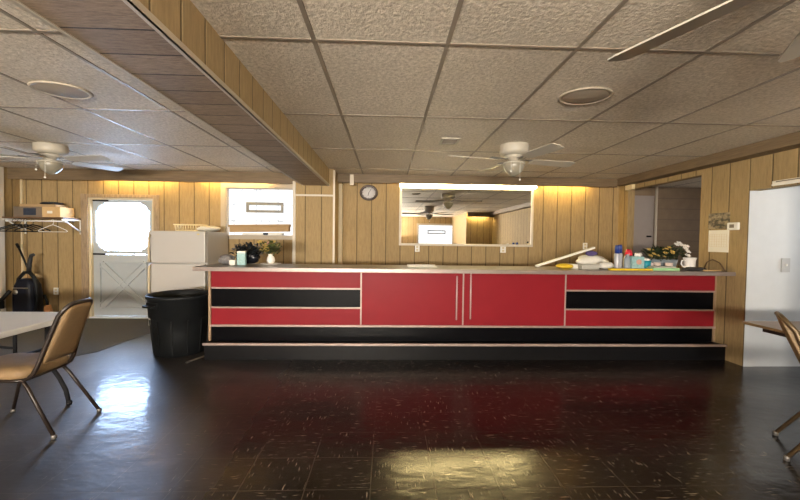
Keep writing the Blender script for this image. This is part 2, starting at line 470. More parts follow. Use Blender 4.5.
# right wall: pass-through at the bar, wide doorway nearer the camera
PY0, PY1, PZ0, PZ1 = 4.70, 6.17, 1.085, 2.29
OY0, OY1, OZ = 3.14, 4.05, 2.0
b = MB()
b.box(XR, XR+.12, PY1, YB, 0, CZ); b.box(XR, XR+.12, PY0, PY1, 0, PZ0); b.box(XR, XR+.12, PY0, PY1, PZ1, CZ)
b.box(XR, XR+.12, OY1, PY0, 0, CZ); b.box(XR, XR+.12, OY0, OY1, OZ, CZ); b.box(XR, XR+.12, YF, OY0, 0, CZ)
struct(b.build('wall_right', 'panel_y'))
b = MB(); b.box(XL-.12, XL, YF, YB, 0, CZ); struct(b.build('wall_left', 'panel_y'))
# wall behind the camera with its window, and the boxed-in corner to its right
RX0, RX1, RZ0, RZ1 = 1.45, 3.2, 1.15, 2.1
b = MB(); b.box(XL, -3.0, YF-.15, YF, 0, CZ); b.box(-3.0, -1.4, YF-.15, YF, 0, 1.0); b.box(-3.0, -1.4, YF-.15, YF, 2.0, CZ); b.box(-1.4, -.95, YF-.15, YF, 0, CZ); b.box(-.95, .55, YF-.15, YF, 0, 1.0); b.box(-.95, .55, YF-.15, YF, 2.0, CZ); b.box(.55, RX0, YF-.15, YF, 0, CZ); b.box(RX1, XR, YF-.15, YF, 0, CZ); b.box(RX0, RX1, YF-.15, YF, 0, RZ0); b.box(RX0, RX1, YF-.15, YF, RZ1, CZ)
struct(b.build('wall_front', 'panel_x'))

b = MB(); b.box(3.05, XR, -1.55, -1.43, 0, CZ); b.box(3.05, 3.17, YF, -1.55, 0, CZ); struct(b.build('wall_corner', ['panel_x']))
# adjoining white room on the right and the dark kitchen behind the pass-through
b = MB(); b.box(XR+.12, 7.12, 4.05, 4.17, 0, CZ); b.box(7.0, 7.12, YF, 4.05, 0, CZ); b.box(XR+.12, 7.12, YF-.12, YF, 0, CZ)
b.box(XR+.002, XR+.118, 4.045, 4.05, 0, OZ)
struct(b.build('wall_side', 'white_paint'))
b = MB(); b.box(XR+.12, 7.12, YK, YK+.12, 0, CZ); b.box(7.0, 7.12, 4.17, YK, 0, CZ); b.box(XR+.12, 7.0, 4.17, 4.19, 0, CZ)
b.box(XR+.12, XR+.24, YB, YK, 0, CZ)
struct(b.build('wall_kitchen', 'kitchen_block'))
# kitchen door and the pipe beside it
d = sroot('door_2', (4.72, YK, 0))
b = MB(); b.box(-.42, .40, -.05, -.002, .01, 2.3); b.build('door_slab', 'grey_door', d, .004)
b = MB(); b.tube([(.31, -.05, 1.52), (.31, -.1, 1.52), (.24, -.1, 1.52)], .016); b.build('door_handle', 'dark_metal', d)
b = MB(); b.tube([(5.15, YK-.06, 0), (5.15, YK-.06, CZ)], .022); struct(b.build('trim_1', 'white_trim'))

# beam with panelled cheeks and plank underside
BX0, BX1, BZ = -1.315, -.91, 2.22
r = sroot('beam')
b = MB(); b.box(BX0, BX1, YF, 5.80, BZ+.012, CZ); b.build('beam_cheek', 'panel_beam', r)
b = MB(); b.box(BX0+.01, BX1-.01, YF, 5.80, BZ, BZ+.012); b.build('beam_underside', 'beam_under', r)
for x0, x1, xo in ((BX0-.004, BX0+.014, BX0-.004), (BX1-.016, BX1+.005, BX1)):
    b = MB(); b.box(x0, x1, YF, 5.80, BZ-.006, BZ+.001); b.box(xo, xo+.005, YF, 5.80, BZ-.006, BZ+.03); b.build('corner_bead', 'white_trim', r)
# pilaster the beam lands on
b = MB(); b.box(-1.42, -.83, 5.80, YB, 0, CZ); struct(b.build('pilaster', 'panel_x'))
b = MB(); b.box(-1.465, -1.42, 5.785, 5.83, 0, 2.283); struct(b.build('trim_2', 'white_trim', None, .003))
b = MB(); b.box(-.845, -.815, 5.785, 5.83, 0, CZ-.02); struct(b.build('trim_3', 'white_trim', None, .003))
b = MB(); b.box(-1.42, -.845, 5.785, 5.80, 2.055, 2.082); struct(b.build('trim_4', 'white_trim', None, .002))
b = MB(); b.box(-.83, -.765, 6.32, YB-.001, 0, 2.33); struct(b.build('trim_5', 'cream_trim', None, .003))

# soffits: a hanging board in front of the wall with lamps behind it
def cove(name, x0, x1, lamps, zb=2.297):
    r = sroot(name)
    b = MB(); b.box(x0, x1, 6.185, 6.205, zb, CZ-.002); b.build('soffit_board', 'soffit', r)
    for lx0, lx1 in lamps:
        q = MB(); q.box(lx0, lx1, 6.25, 6.34, 2.445, CZ-.008); hb = q.build('lamp_batten', 'white_trim', r)
        q = MB(); q.tube([(lx0+.03, 6.295, 2.415), (lx1-.03, 6.295, 2.415)], .013, 10); q.build('lamp_tube', 'tube_glow', hb)
cove('soffit_left', XL, -1.42, [(-4.75, -3.55), (-3.2, -2.0)])
cove('soffit_back', -.83, 3.9, [(2.65, 3.5)], 2.335)
fl = thing('fluorescent_light', 'glowing fluorescent strip light mounted along the mirror\'s top edge', 'light', (1.39, YB, 2.355))
MB().box(-1.20, 1.20, -.012, -.001, -.045, .075).build('back_plate', 'white_trim', fl)
q = MB(); q.prism([(-.085, -.025), (-.07, -.042), (-.012, -.042), (-.012, .05), (-.07, .05), (-.085, .035)], 2.36, 'x', -1.18); q.build('lens', 'lens_glow', fl)
for sx in (-1, 1):
    q = MB(); q.box(sx*1.19-.01, sx*1.19+.01, -.09, -.002, -.046, .055); q.build('end_cap', 'white_trim', fl, .003)
b = MB(); b.box(3.90, XR, -1.43, 6.205, 2.36, CZ-.002); struct(b.build('soffit_right', 'soffit'))
r = sroot('soffit_front')
b = MB(); b.box(3.05, XR, -1.24, -1.22, 2.30, CZ-.002); b.build('soffit_board', 'soffit', r)
q = MB(); q.box(3.1, 3.85, -1.37, -1.28, 2.445, CZ-.008); hb = q.build('lamp_batten', 'white_trim', r)
q = MB(); q.tube([(3.13, -1.325, 2.40), (3.8, -1.325, 2.40)], .040, 10); q.build('lamp_tube', 'lens_glow', hb)
tag(MB().box(-.625, -.56, 6.165, 6.184, 2.29, 2.465).build('cover_plate', 'white_trim', None, .003), 'small white cover plate high on the brown soffit board left of the clock', 'cover plate')
tag(MB().box(4.025, 4.079, 5.99, 6.17, 2.28, 2.36).build('fixture_end', 'wire_cream', None, .006), 'small pale block in the corner above the dark pass-through', 'fixture')
# left wall post
b = MB(); b.box(XL, XL+.03, 6.02, 6.10, 0, CZ-.01); struct(b.build('trim_6', 'white_trim', None, .003))
b = MB(); b.box(XL, XL+.028, YB-.028, YB, 0, 2.44); struct(b.build('trim_7', 'cream_trim', None, .003))

# ------------------------------------------------------------------ door_1
d = sroot('door_1', (0, YB, 0))
cas = MB(); cas.box(-5.13, DX0, -.022, .02, 0, 2.10); cas.box(DX1, -3.85, -.022, .02, 0, 2.10); cas.box(DX0, DX1, -.022, .02, DZ1, 2.10)
cas.build('door_casing', 'casing', d, .004)
jm = MB(); jm.box(DX0, DX0+.035, 0, .15, 0, DZ1); jm.box(DX1-.035, DX1, 0, .15, 0, DZ1); jm.box(DX0+.035, DX1-.035, 0, .15, DZ1-.03, DZ1)
jm.build('door_jamb', 'cream_trim', d)
L, Rr = DX0+.037, DX1-.037
lo = MB(); lo.box(L, Rr, .05, .09, .035, 1.085)
lo.build('lower_leaf', 'door_white', d, .003)
# raised crossbuck on the lower leaf
cb = MB(); x0, x1, z0, z1 = L+.11, Rr-.11, .17, .96; w = .055
cb.ring([(x0, z0), (x1, z0), (x1, z1), (x0, z1)], [(x0+.02, z0+.02), (x1-.02, z0+.02), (x1-.02, z1-.02), (x0+.02, z1-.02)], .035, 'y', .016)
for sgn in (1, -1):
    a0, a1 = (x0+.02, z0+.02), (x1-.02, z1-.02)
    if sgn < 0: a0, a1 = (x0+.02, z1-.02), (x1-.02, z0+.02)
    dx, dz = a1[0]-a0[0], a1[1]-a0[1]; ln = math.hypot(dx, dz); nx, nz = -dz/ln*w, dx/ln*w
    for s_ in (1, -1):
        q0 = (a0[0]+nx*s_*.8, a0[1]+nz*s_*.8); q1 = (a1[0]+nx*s_*.8, a1[1]+nz*s_*.8)
        t = .011
        cb.prism([(q0[0]-nx/w*t, q0[1]-nz/w*t), (q1[0]-nx/w*t, q1[1]-nz/w*t), (q1[0]+nx/w*t, q1[1]+nz/w*t), (q0[0]+nx/w*t, q0[1]+nz/w*t)][::-1], .035, 'y', .016+.0007*(1+sgn))
    cb.prism([(a0[0]-nx*.7, a0[1]-nz*.7), (a1[0]-nx*.7, a1[1]-nz*.7), (a1[0]+nx*.7, a1[1]+nz*.7), (a0[0]+nx*.7, a0[1]+nz*.7)][::-1], .020, 'y', .031-.0007*(1+sgn))
cb.build('crossbuck', 'door_white', d, .003)
# upper leaf with a scalloped light
ux0, ux1, uz0, uz1 = L, Rr, 1.095, DZ1-.034
gx0, gx1, gz0, gz1 = L+.045, Rr-.075, 1.15, 1.965
def scallop(x0, x1, z0, z1, r, k=8):
    pts = []
    for cx, cz, sx, sz in ((x1, z0, -1, 1), (x1, z1, -1, -1), (x0, z1, 1, -1), (x0, z0, 1, 1)):
        seq = []
        for i in range(k+1):     # convex lobe with little shoulders
            a = math.radians(90*i/k)
            seq.append((cx+sx*(r*.22+r*.78*(1-math.cos(a)))*1.0, cz+sz*(r*.22+r*.78*(1-math.sin(a)))))
        shoulder_a = (cx+sx*0, cz+sz*r*1.05); shoulder_b = (cx+sx*r*1.05, cz)
        full = [shoulder_a, (cx+sx*r*.20, cz+sz*r*1.0)]+seq[0:]+[(cx+sx*r*1.0, cz+sz*r*.20), shoulder_b]
        if (sx, sz) in ((-1, 1), (1, -1)): full = full[::-1]
        pts += full
    return pts
inner = scallop(gx0, gx1, gz0, gz1, .13)
outer = []
cx, cz = (ux0+ux1)/2, (uz0+uz1)/2
for (px, pz) in inner:
    dx, dz = px-cx, pz-cz
    t = min(((ux1-cx) if dx > 0 else (ux0-cx))/dx if abs(dx) > 1e-6 else 1e9, ((uz1-cz) if dz > 0 else (uz0-cz))/dz if abs(dz) > 1e-6 else 1e9)
    outer.append((cx+dx*t, cz+dz*t))
ul = MB(); ul.ring(outer, inner, .04, 'y', .05)
for ax, az in ((ux0, uz0), (ux1, uz0), (ux1, uz1), (ux0, uz1)):
    ul.box(min(ax, ax+(.05 if ax == ux0 else -.05)), max(ax, ax+(.05 if ax == ux0 else -.05)), .0505, .0895, min(az, az+(.05 if az == uz0 else -.05)), max(az, az+(.05 if az == uz0 else -.05)))
ul.build('upper_leaf', 'door_white', d)
pn = MB(); pn.box(gx0-.01, gx1+.01, .066, .072, gz0-.01, gz1+.01); pn.build('door_pane', 'pane', d)
st = MB(); st.box(gx0+.075, gx0+.095, .13, .15, .03, DZ1-.03); st.box(gx1-.05, gx1-.03, .13, .15, .03, DZ1-.03); st.box(gx0+.095, gx1-.05, .13, .15, 1.70, 1.712)
st.build('storm_door_frame', 'steel_dark', d)
for z, w_ in ((2.0, .26), (1.09, .2)):
    h = MB(); h.box(L-.005, L+w_, .042, .05, z-.014, z+.014); h.build('strap_hinge', 'dark_metal', d, .002)
h = MB(); h.lathe([(.0, -.05), (.028, -.045), (.032, -.03), (.02, -.015), (.012, 0)], 16, (0, 0, 0)); h.mark_i = 0; h.xf(Matrix.Translation((Rr-.06, .05, .98)) @ Matrix.Rotation(-PI/2, 4, 'X')); h.build('door_knob', 'steel', d)
sl = MB(); sl.box(DX0, DX1, -.01, .15, 0, .03); sl.build('threshold', 'white_paint', d)

# ------------------------------------------------------------------ glass-block window at the back, and the one behind the camera
def block_window(name, x0, x1, z0, z1, yin, outward, vent, casing):
    d = sroot(name, (0, yin, 0)); s = outward
    fr = MB(); w = casing
    fr.ring([(x0-w, z0-w*.75), (x1+w, z0-w*.75), (x1+w, z1+w), (x0-w, z1+w)], [(x0, z0), (x1, z0), (x1, z1), (x0, z1)], -.02*s, 'y', 0)
    fr.ring([(x0-.001, z0-.001), (x1+.001, z0-.001), (x1+.001, z1+.001), (x0-.001, z1+.001)], [(x0+.015, z0+.015), (x1-.015, z0+.015), (x1-.015, z1-.015), (x0+.015, z1-.015)], .12*s, 'y', 0)
    fr.build('window_frame', 'window_trim', d)
    sl = MB(); sl.box(x0-w*.6, x1+w*.6, min(-.06*s, .1*s), max(-.06*s, .1*s), z0-.008, z0+.017); sl.build('window_sill', 'window_trim', d, .003)
    vx0, vx1, vz0, vz1 = vent
    gb = MB(); ya, yb = sorted((.10*s, .14*s))
    gb.box(x0+.01, vx0, ya, yb, z0, z1); gb.box(vx1, x1-.01, ya, yb, z0, z1); gb.box(vx0, vx1, ya, yb, z0, vz0); gb.box(vx0, vx1, ya, yb, vz1, z1)
    gb.build('glass_blocks', 'glassblock', d)
    t = .045; v = MB(); v.ring([(vx0, vz0), (vx1, vz0), (vx1, vz1), (vx0, vz1)], [(vx0+t, vz0+t), (vx1-t, vz0+t), (vx1-t, vz1-t), (vx0+t, vz1-t)], .06*s, 'y', .085*s)
    v.build('vent_frame', 'steel_dark', d)
    p = MB(); ya, yb = sorted((.118*s, .124*s)); p.box(vx0+t*.8, vx1-t*.8, ya, yb, vz0+t*.8, vz1-t*.8); p.build('vent_pane', 'glassblock', d)
block_window('window_1', WX0, WX1, WZ0, WZ1, YB, 1, (-2.44, -1.80, 1.835, 2.015), .075)
block_window('window_2', RX0, RX1, RZ0, RZ1, YF, -1, (1.9, 2.75, 1.68, 1.86), .07)
block_window('fill_window_3', -3.0, -1.4, 1.0, 2.0, YF, -1, (-2.6, -1.8, 1.5, 1.7), .07)  # unseen window, added to bring more light onto the ceiling
block_window('fill_window_4', -.95, .55, 1.0, 2.0, YF, -1, (-.6, .2, 1.5, 1.7), .07)  # also added and out of view, a place for the front fill

# outdoors beyond the door: pale ground and a thin shrub
b = MB(); b.box(-16, 10, YB+.3, 26, -.25, -.12); struct(b.build('ground_outside', 'outside_ground'))
sh = MB(); rnd = random.Random(3)
for k in range(46):
    a = rnd.uniform(0, 6.28); e = rnd.uniform(.35, 1.3); L_ = rnd.uniform(.9, 2.1); p = Vector((-8.0, 12.5, -.12)); dd = Vector((math.cos(a)*math.cos(e), math.sin(a)*math.cos(e), math.sin(e)))
    pts = [tuple(p+dd*(L_*t)+Vector((0, 0, -.25*t*t*L_))) for t in (0, .3, .6, 1)]
    sh.tube(pts, [.016, .012, .008, .004], 5)
    for t in (.55, .7, .85, 1): sh.leaf(pts[3] if t == 1 else p+dd*(L_*t), (rnd.uniform(-1, 1), rnd.uniform(-1, 1), rnd.uniform(-.3, .8)), .16, .07, (0, 0, 1))
tag(sh.build('shrub', 'outside_green'), 'sunlit bare shrub outdoors seen through the door glass', 'shrub')

# ------------------------------------------------------------------ bar
BX, PYF = -2.075, 4.42
bar = thing('bar_counter', 'long red and black panelled bar along the back of the hall', 'bar', (1.0, 4.42, 0))
bar.scale = (1, 1, .987)
def bp(b, name, mat, bev=0):
    o = b.build(name, mat, bar, bev)
    o.location = (-1.0, -4.42, 0); return o
xr = XR-.003
bp(MB().box(BX, xr, 4.44, 4.86, .18, 1.04), 'carcass', 'black')
for x0, x1 in ((BX+.01, -.312), (2.187, xr-.02)):
    bp(MB().box(x0, x1, PYF, 4.44, .825, 1.035), 'red_panel', 'red', .002)
    bp(MB().box(x0, x1, PYF, 4.44, .375, .572), 'red_panel', 'red', .002)
    bp(MB().box(x0, x1, PYF+.016, 4.44, .59, .805), 'black_panel', 'black', .002)
    bp(MB().box(x0, x1, PYF-.006, 4.44, .805, .825), 'edge_strip', 'alu', .002)
    bp(MB().box(x0, x1, PYF-.006, 4.44, .572, .59), 'edge_strip', 'alu', .002)
for (x0, x1), hx, hz in (((-.295, .918), .842, (.42, .985)), ((.934, 2.172), 1.01, (.43, 1.03))):
    dr = MB().box(x0, x1, PYF, 4.44, .375, 1.035).build('door', 'red', bar, .003); dr.location = (-1.0, -4.42, 0)
    h = MB(); h.tube([(hx, PYF-.03, hz[0]+.03), (hx, PYF-.03, hz[1])], .009, 8)
    for z in (hz[0]+.05, hz[1]-.04): h.tube([(hx, PYF-.03, z), (hx, PYF, z)], .006, 6)
    h.build('handle', 'handle_pale', dr)
for x in (-.3035, .926, 2.1795): bp(MB().box(x-.0085, x+.0085, PYF-.006, 4.44, .355, 1.035), 'edge_strip', 'alu', .002)
bp(MB().box(BX-.022, BX+.006, PYF-.006, 4.86, .18, 1.04), 'end_strip', 'edge_wood', .003)
bp(MB().box(xr-.020, xr, PYF-.004, 4.44, .18, 1.04), 'end_strip', 'edge_wood', .002)
bp(MB().box(BX, xr, PYF-.01, 4.44, .35, .375), 'edge_strip', 'alu', .003)
bp(MB().box(BX, xr, 4.27, 4.86, 0, .18), 'foot_step', 'black_matte')
bp(MB().box(BX-.01, xr, 4.245, 4.275, .168, .197), 'step_nosing', 'alu', .006)
tag(MB().box(BX-.07, xr, 4.18, 4.93, 1.042, 1.075).mat(1).box(BX-.072, xr, 4.172, 4.18, 1.036, 1.082).box(BX-.078, BX-.07, 4.172, 4.93, 1.036, 1.082).build('countertop', ['counter', 'counter_edge'], None, .003),
    'long grey worktop with metal edge band lying on the red bar', 'counter top').location = (0, 0, -.0135)
# loose strip on the floor at the bar's left end
b = MB(); b.box(-.012, .012, -.17, .17, 0, .014)
o = tag(b.build('metal_strip', 'steel', None, .003), 'short bright metal strip lying on the floor at the bar\'s left end', 'metal strip'); o.location = (-2.15, 4.30, .001); o.rotation_euler = (0, 0, -.35)

# ------------------------------------------------------------------ fridge
f = thing('fridge', 'white two-door top-freezer fridge standing between door and window', 'fridge', (-3.10, 5.97, 0))
MB().box(-.415, .415, -.34, .40, .06, 1.485).build('body', 'fridge', f, .012)
fd = MB().box(-.415, .415, -.41, -.345, 1.015, 1.485).build('freezer_door', 'fridge', f, .014)
ld = MB().box(-.415, .415, -.41, -.345, .075, 1.0).build('fridge_door', 'fridge', f, .014)
h = MB(); h.tube([(-.375, -.41, 1.42), (-.375, -.445, 1.39), (-.375, -.45, 1.2), (-.375, -.445, 1.06), (-.375, -.41, 1.035)], .016, 8); h.build('handle', 'cream_trim', fd)
h = MB(); h.tube([(-.375, -.41, .98), (-.375, -.445, .955), (-.375, -.45, .75), (-.375, -.445, .56), (-.375, -.41, .53)], .016, 8); h.build('handle', 'cream_trim', ld)
MB().box(.30, .335, -.413, -.409, 1.43, 1.45).build('badge', 'brass', fd)
MB().box(-.40, .40, -.36, -.33, .005, .06).build('base_grille', 'grille_dark', f)
for x in (-.355, .355): MB().box(x-.025, x+.025, .3, .38, 0, .06).build('foot', 'grille_dark', f)
# wire rack and towel on top
rk = thing('wire_rack', 'cream wire dish rack lying on top of the white fridge', 'rack', (-3.13, 6.02, 1.487))
q = MB(); q.tube([(p[0], p[1], .105) for p in rrect(-.20, .20, -.15, .15, .04)], .008, 8, True); q.tube([(p[0], p[1], .009) for p in rrect(-.18, .18, -.13, .13, .04)], .007, 8, True); q.build('rim', 'wire_cream', rk)
q = MB()
for k in range(9):
    x = -.16+.04*k; q.tube([(x, -.15, .105), (x, -.13, .009), (x, .13, .009), (x, .15, .105)], .0035, 5)
for sx in (-1, 1):
    for k in range(6): q.tube([(sx*.2, -.1+.04*k, .105), (sx*.18, -.1+.04*k, .009)], .0035, 5)
q.build('wires', 'wire_cream', rk)
q = MB(); q.blob((0, 0, .045), .17, (1.0, .9, .27), 4, .12, 18)
o = tag(q.rest().build('towel', 'towel'), 'rumpled white towel lying on the right side of the fridge top', 'towel'); o.location = (-2.80, 5.93, 1.487)

# ------------------------------------------------------------------ trash can
tc = thing('trash_can', 'large round black plastic trash can beside the bar\'s left end', 'trash can', (-2.515, 4.60, 0))
q = MB(); q.lathe([(.0, .012), (.265, .012), (.272, 0), (.282, .004), (.298, .25), (.312, .44), (.335, .455), (.342, .66), (.358, .672), (.362, .70), (.352, .712), (.338, .70), (.325, .66), (.30, .3), (.27, .03), (.0, .025)], 48)
q.build('body', 'black_plastic', tc)
for a in (242, 62):
    q = MB(); q.mark(); q.tube([(-.085, .0, .60), (-.085, .045, .60), (-.07, .06, .60), (.07, .06, .60), (.085, .045, .60), (.085, .0, .60)], .014, 8); q.box(-.10, .10, -.02, .012, .57, .64)
    q.xf(Matrix.Rotation(math.radians(a-90), 4, 'Z') @ Matrix.Translation((0, .335, 0))); q.build('handle', 'black_plastic', tc, .003)
q = MB()
for k in range(12):
    q.mark(); q.box(-.006, .006, -.003, .008, .03, .43)
    q.xf(Matrix.Rotation(2*PI*k/12+.2, 4, 'Z') @ Matrix.Translation((0, .278, 0)) @ Matrix.Rotation(-.10, 4, 'X')); 
q.build('ribs', 'black_plastic', tc)

# ------------------------------------------------------------------ mirror, clock, outlets on back wall
m_ = thing('wall_mirror', 'wide white-framed mirror on the panelled wall above the bar', 'mirror', (1.375, YB-.001, 1.79))
q = MB(); q.ring([(-1.17, -.49), (1.17, -.49), (1.17, .515), (-1.17, .515)], [(-1.13, -.452), (1.13, -.452), (1.13, .488), (-1.13, .488)], .035, 'y', -.036); q.build('frame', 'white_trim', m_, .004)
MB().box(-1.13, 1.13, -.018, -.004, -.455, .491).build('mirror_glass', 'mirror', m_)
q = MB(); q.prism([(1.085+.016*math.cos(2*PI*k/14), -.412+.016*math.sin(2*PI*k/14)) for k in range(14)][::-1], .003, 'y', -.022); q.build('sticker', 'black_matte', m_)
ck = thing('wall_clock', 'round dark brown wall clock on the panelling left of the mirror', 'clock', (-.322, YB-.001, 2.195))
q = MB(); q.mark(); q.lathe([(.118, 0), (.132, .012), (.135, .03), (.116, .04), (.097, .026)], 40, cap=False); q.xf(Matrix.Scale(1.16, 4, (1, 0, 0)) @ Matrix.Rotation(PI/2, 4, 'X')); q.build('rim', 'clock_rim', ck)
q = MB(); q.mark(); q.lathe([(.0, .018), (.116, .018), (.116, .002), (0, .002)], 40); q.xf(Matrix.Scale(1.16, 4, (1, 0, 0)) @ Matrix.Rotation(PI/2, 4, 'X')); q.build('dial', 'clock_face', ck)
for k in range(12):
    q = MB(); q.mark(); q.box(-.0035, .0035, -.022, -.018, .083, .1); q.xf(Matrix.Scale(1.16, 4, (1, 0, 0)) @ Matrix.Rotation(k*PI/6, 4, 'Y')); q.build('hour_mark', 'clock_rim', ck)
for nm, L_, w_, a in (('hour_hand', .052, .005, 195), ('minute_hand', .08, .0035, 30)):
    q = MB(); q.mark(); q.box(-w_, w_, -.026, -.023, -.012, L_); q.xf(Matrix.Rotation(math.radians(a), 4, 'Y')); q.build(nm, 'clock_rim', ck)
def outlet(name, loc, label, n=(0, -1), w=.08, h=.115, rz=0):
    t = thing(name, label, 'outlet', loc, rz)
    MB().box(-w/2, w/2, -.007, 0, -h/2, h/2).build('plate', 'plastic_white', t, .003)
    for dz in (-.025, .025): MB().box(-.019, .019, -.011, -.007, dz-.016, dz+.016).build('socket', 'cream_trim', t, .002)
    return t
outlet('power_outlet', (.525, YB-.001, 1.25), 'white outlet on the panelling below the mirror\'s left end')
outlet('power_outlet', (2.03, YB-.001, 1.25), 'white outlet on the panelling below the mirror\'s right end', w=.10)
outlet('power_outlet', (3.49, YB-.001, 1.325), 'white outlet on the panelling behind the clutter at the bar\'s right end')
outlet('power_outlet', (-5.56, YB-.001, .46), 'white outlet low on the panelling left of the white door')

# ------------------------------------------------------------------ right wall items
cal = thing('wall_calendar', 'wall calendar with dark picture over a white month page on right wall', 'calendar', (XR-.001, 4.42, 1.56))
q = MB(); q.box(-.006, 0, -.145, .145, .02, .215); q.build('picture', 'photo_dark', cal)
pg = MB().box(-.006, 0, -.14, .135, -.265, .005).build('month_page', 'paper', cal)
q = MB()
for k in range(8): q.box(-.0075, -.006, -.115+.033*k-.001, -.115+.033*k+.001, -.20, -.045)
for k in range(6): q.box(-.0075, -.006, -.115, .116, -.20+.031*k-.001, -.20+.031*k+.001)
q.build('date_grid', 'cream_trim', pg)
th = thing('thermostat', 'small white thermostat on right wall beside the calendar', 'thermostat', (XR-.001, 4.215, 1.605))
MB().box(-.028, 0, -.075, .075, -.045, .045).build('housing', 'plastic_white', th, .014, 3)
MB().box(-.030, -.027, -.022, .035, -.018, .022).build('display', 'grille_dark', th)
sg = thing('wall_plaque', 'small pale plaque with dark band on right wall above the white doorway', 'plaque', (XR-.001, 3.64, 2.045))
MB().box(-.02, 0, -.15, .15, -.012, .02).build('plate', 'paper', sg, .003)
MB().box(-.022, -.02, -.13, .11, .003, .014).build('dark_band', 'grille_dark', sg)
MB().box(-.026, 0, -.15, .15, -.032, -.013).build('ledge', 'plastic_white', sg, .003)
sw = thing('light_switch', 'white light switch on the white wall beyond the doorway', 'light switch', (4.53, 4.048, 1.165))
MB().box(-.05, .05, -.010, 0, -.08, .08).build('plate', 'plastic_grey', sw, .003)
MB().box(-.008, .008, -.021, -.010, -.012, .014).build('toggle', 'plastic_white', sw, .002)

# ------------------------------------------------------------------ ceiling things
def ceiling_speaker(x, y, r, label):
    t = thing('ceiling_speaker', label, 'speaker', (x, y, CZ-.001), 0, 'round ceiling speakers')
    q = MB(); q.lathe([(r, 0), (r, -.005), (r*.95, -.011), (r*.86, -.009), (r*.86, 0)], 40, sx=1.14); q.build('rim', 'speaker_rim', t)
    q = MB(); q.lathe([(r*.85, -.006), (r*.6, -.014), (0, -.017), ], 40, sx=1.14, cap=False); q.build('grille', 'speaker', t)
ceiling_speaker(1.455, 2.72, .168, 'round beige speaker set in the ceiling right of the beam')
ceiling_speaker(-2.43, 2.87, .168, 'round beige speaker set in the ceiling left of the beam')
cv = thing('ceiling_vent', 'small square vent grille in the ceiling left of the middle fan', 'vent', (.665, 4.03, CZ-.001))
q = MB(); q.ring([(-.10, -.12), (.10, -.12), (.10, .12), (-.10, .12)], [(-.075, -.095), (.075, -.095), (.075, .095), (-.075, .095)], -.010, 'z', 0); q.build('frame', 'fan_white', cv)
q = MB(); q.box(-.076, .076, -.096, .096, -.002, 0); q.build('backing', 'grille_dark', cv)
for k in range(7):
    q = MB(); q.mark(); q.box(-.075, .075, -.009, .009, -.001, .001); q.xf(Matrix.Translation((0, -.08+.0265*k, -.006)) @ Matrix.Rotation(.5, 4, 'X')); q.build('louvre', 'speaker', cv)

def ceiling_fan(x, y, angles, label, sx=1.1, dz=0, R=.72):
    t = thing('ceiling_fan', label, 'ceiling fan', (x, y, CZ-.001+dz), 0, 'white flush ceiling fans')
    q = MB(); q.lathe([(0, -dz), (.155, -dz), (.16, -.01), (.16, -.075), (.15, -.10), (.11, -.118), (0, -.118)], 36); q.build('housing', 'fan_white', t)
    q = MB(); q.lathe([(0, -.118), (.10, -.118), (.105, -.135), (.08, -.155), (.055, -.165), (.05, -.19), (0, -.19)], 28); q.build('motor_hub', 'fan_white', t)
    for a in angles:
        S = Matrix.Scale(sx, 4, (1, 0, 0)) @ Matrix.Rotation(math.radians(a), 4, 'Z')
        bl = MB(); bl.mark()
        out = [(.20, -.050), (.30, -.060), (R-.05, -.072), (R-.012, -.062), (R, -.04), (R, .04), (R-.012, .062), (R-.05, .072), (.30, .060), (.20, .050)]
        bl.prism(out, .007, 'z', -.0035); bl.xf(S @ Matrix.Translation((0, 0, -.172)) @ Matrix.Rotation(math.radians(-14), 4, 'X'))
        bo = bl.build('blade', 'fan_white', t)
        ir = MB(); ir.mark(); ir.prism([(.08, -.018), (.16, -.014), (.20, -.035), (.27, -.04), (.27, .04), (.20, .035), (.16, .014), (.08, .018)], .006, 'z', -.163)
        ir.xf(S); ir.build('blade_iron', 'steel_dark', bo)
    q = MB(); q.lathe([(.05, -.185), (.105, -.192), (.122, -.202), (.122, -.214), (.10, -.218)], 32, cap=False); fit = q.build('light_fitter', 'fan_white', t)
    q = MB(); q.lathe([(.114, -.216), (.118, -.235), (.104, -.272), (.085, -.30), (.05, -.335), (.018, -.352), (0, -.354)], 32, cap=False); q.build('glass_bowl', 'frost', t)
    for k, (cx_, L_) in enumerate(((-.07, .10), (.03, .19))):
        q = MB(); q.tube([(cx_, -.11, -.20), (cx_, -.115, -.20-L_)], .0022, 5); q.lathe([(0, .0), (.009, -.006), (.011, -.016), (0, -.028)], 10, (cx_, -.115, -.20-L_), cap=False); q.build('pull_chain', 'plastic_white', t)
    return t
ceiling_fan(1.42, 4.15, (14, 104, 194, 284), 'white ceiling fan with frosted bowl above the middle of the bar', 1.08)
ceiling_fan(-4.03, 4.60, (-12, 60, 132, 204, 276), 'white ceiling fan near the white door at far left', 1.08)
ceiling_fan(1.34, .93, (110, 57, -18, 182, 254), 'white ceiling fan partly in frame at the top right corner', 1.08, dz=-.07, R=.81)

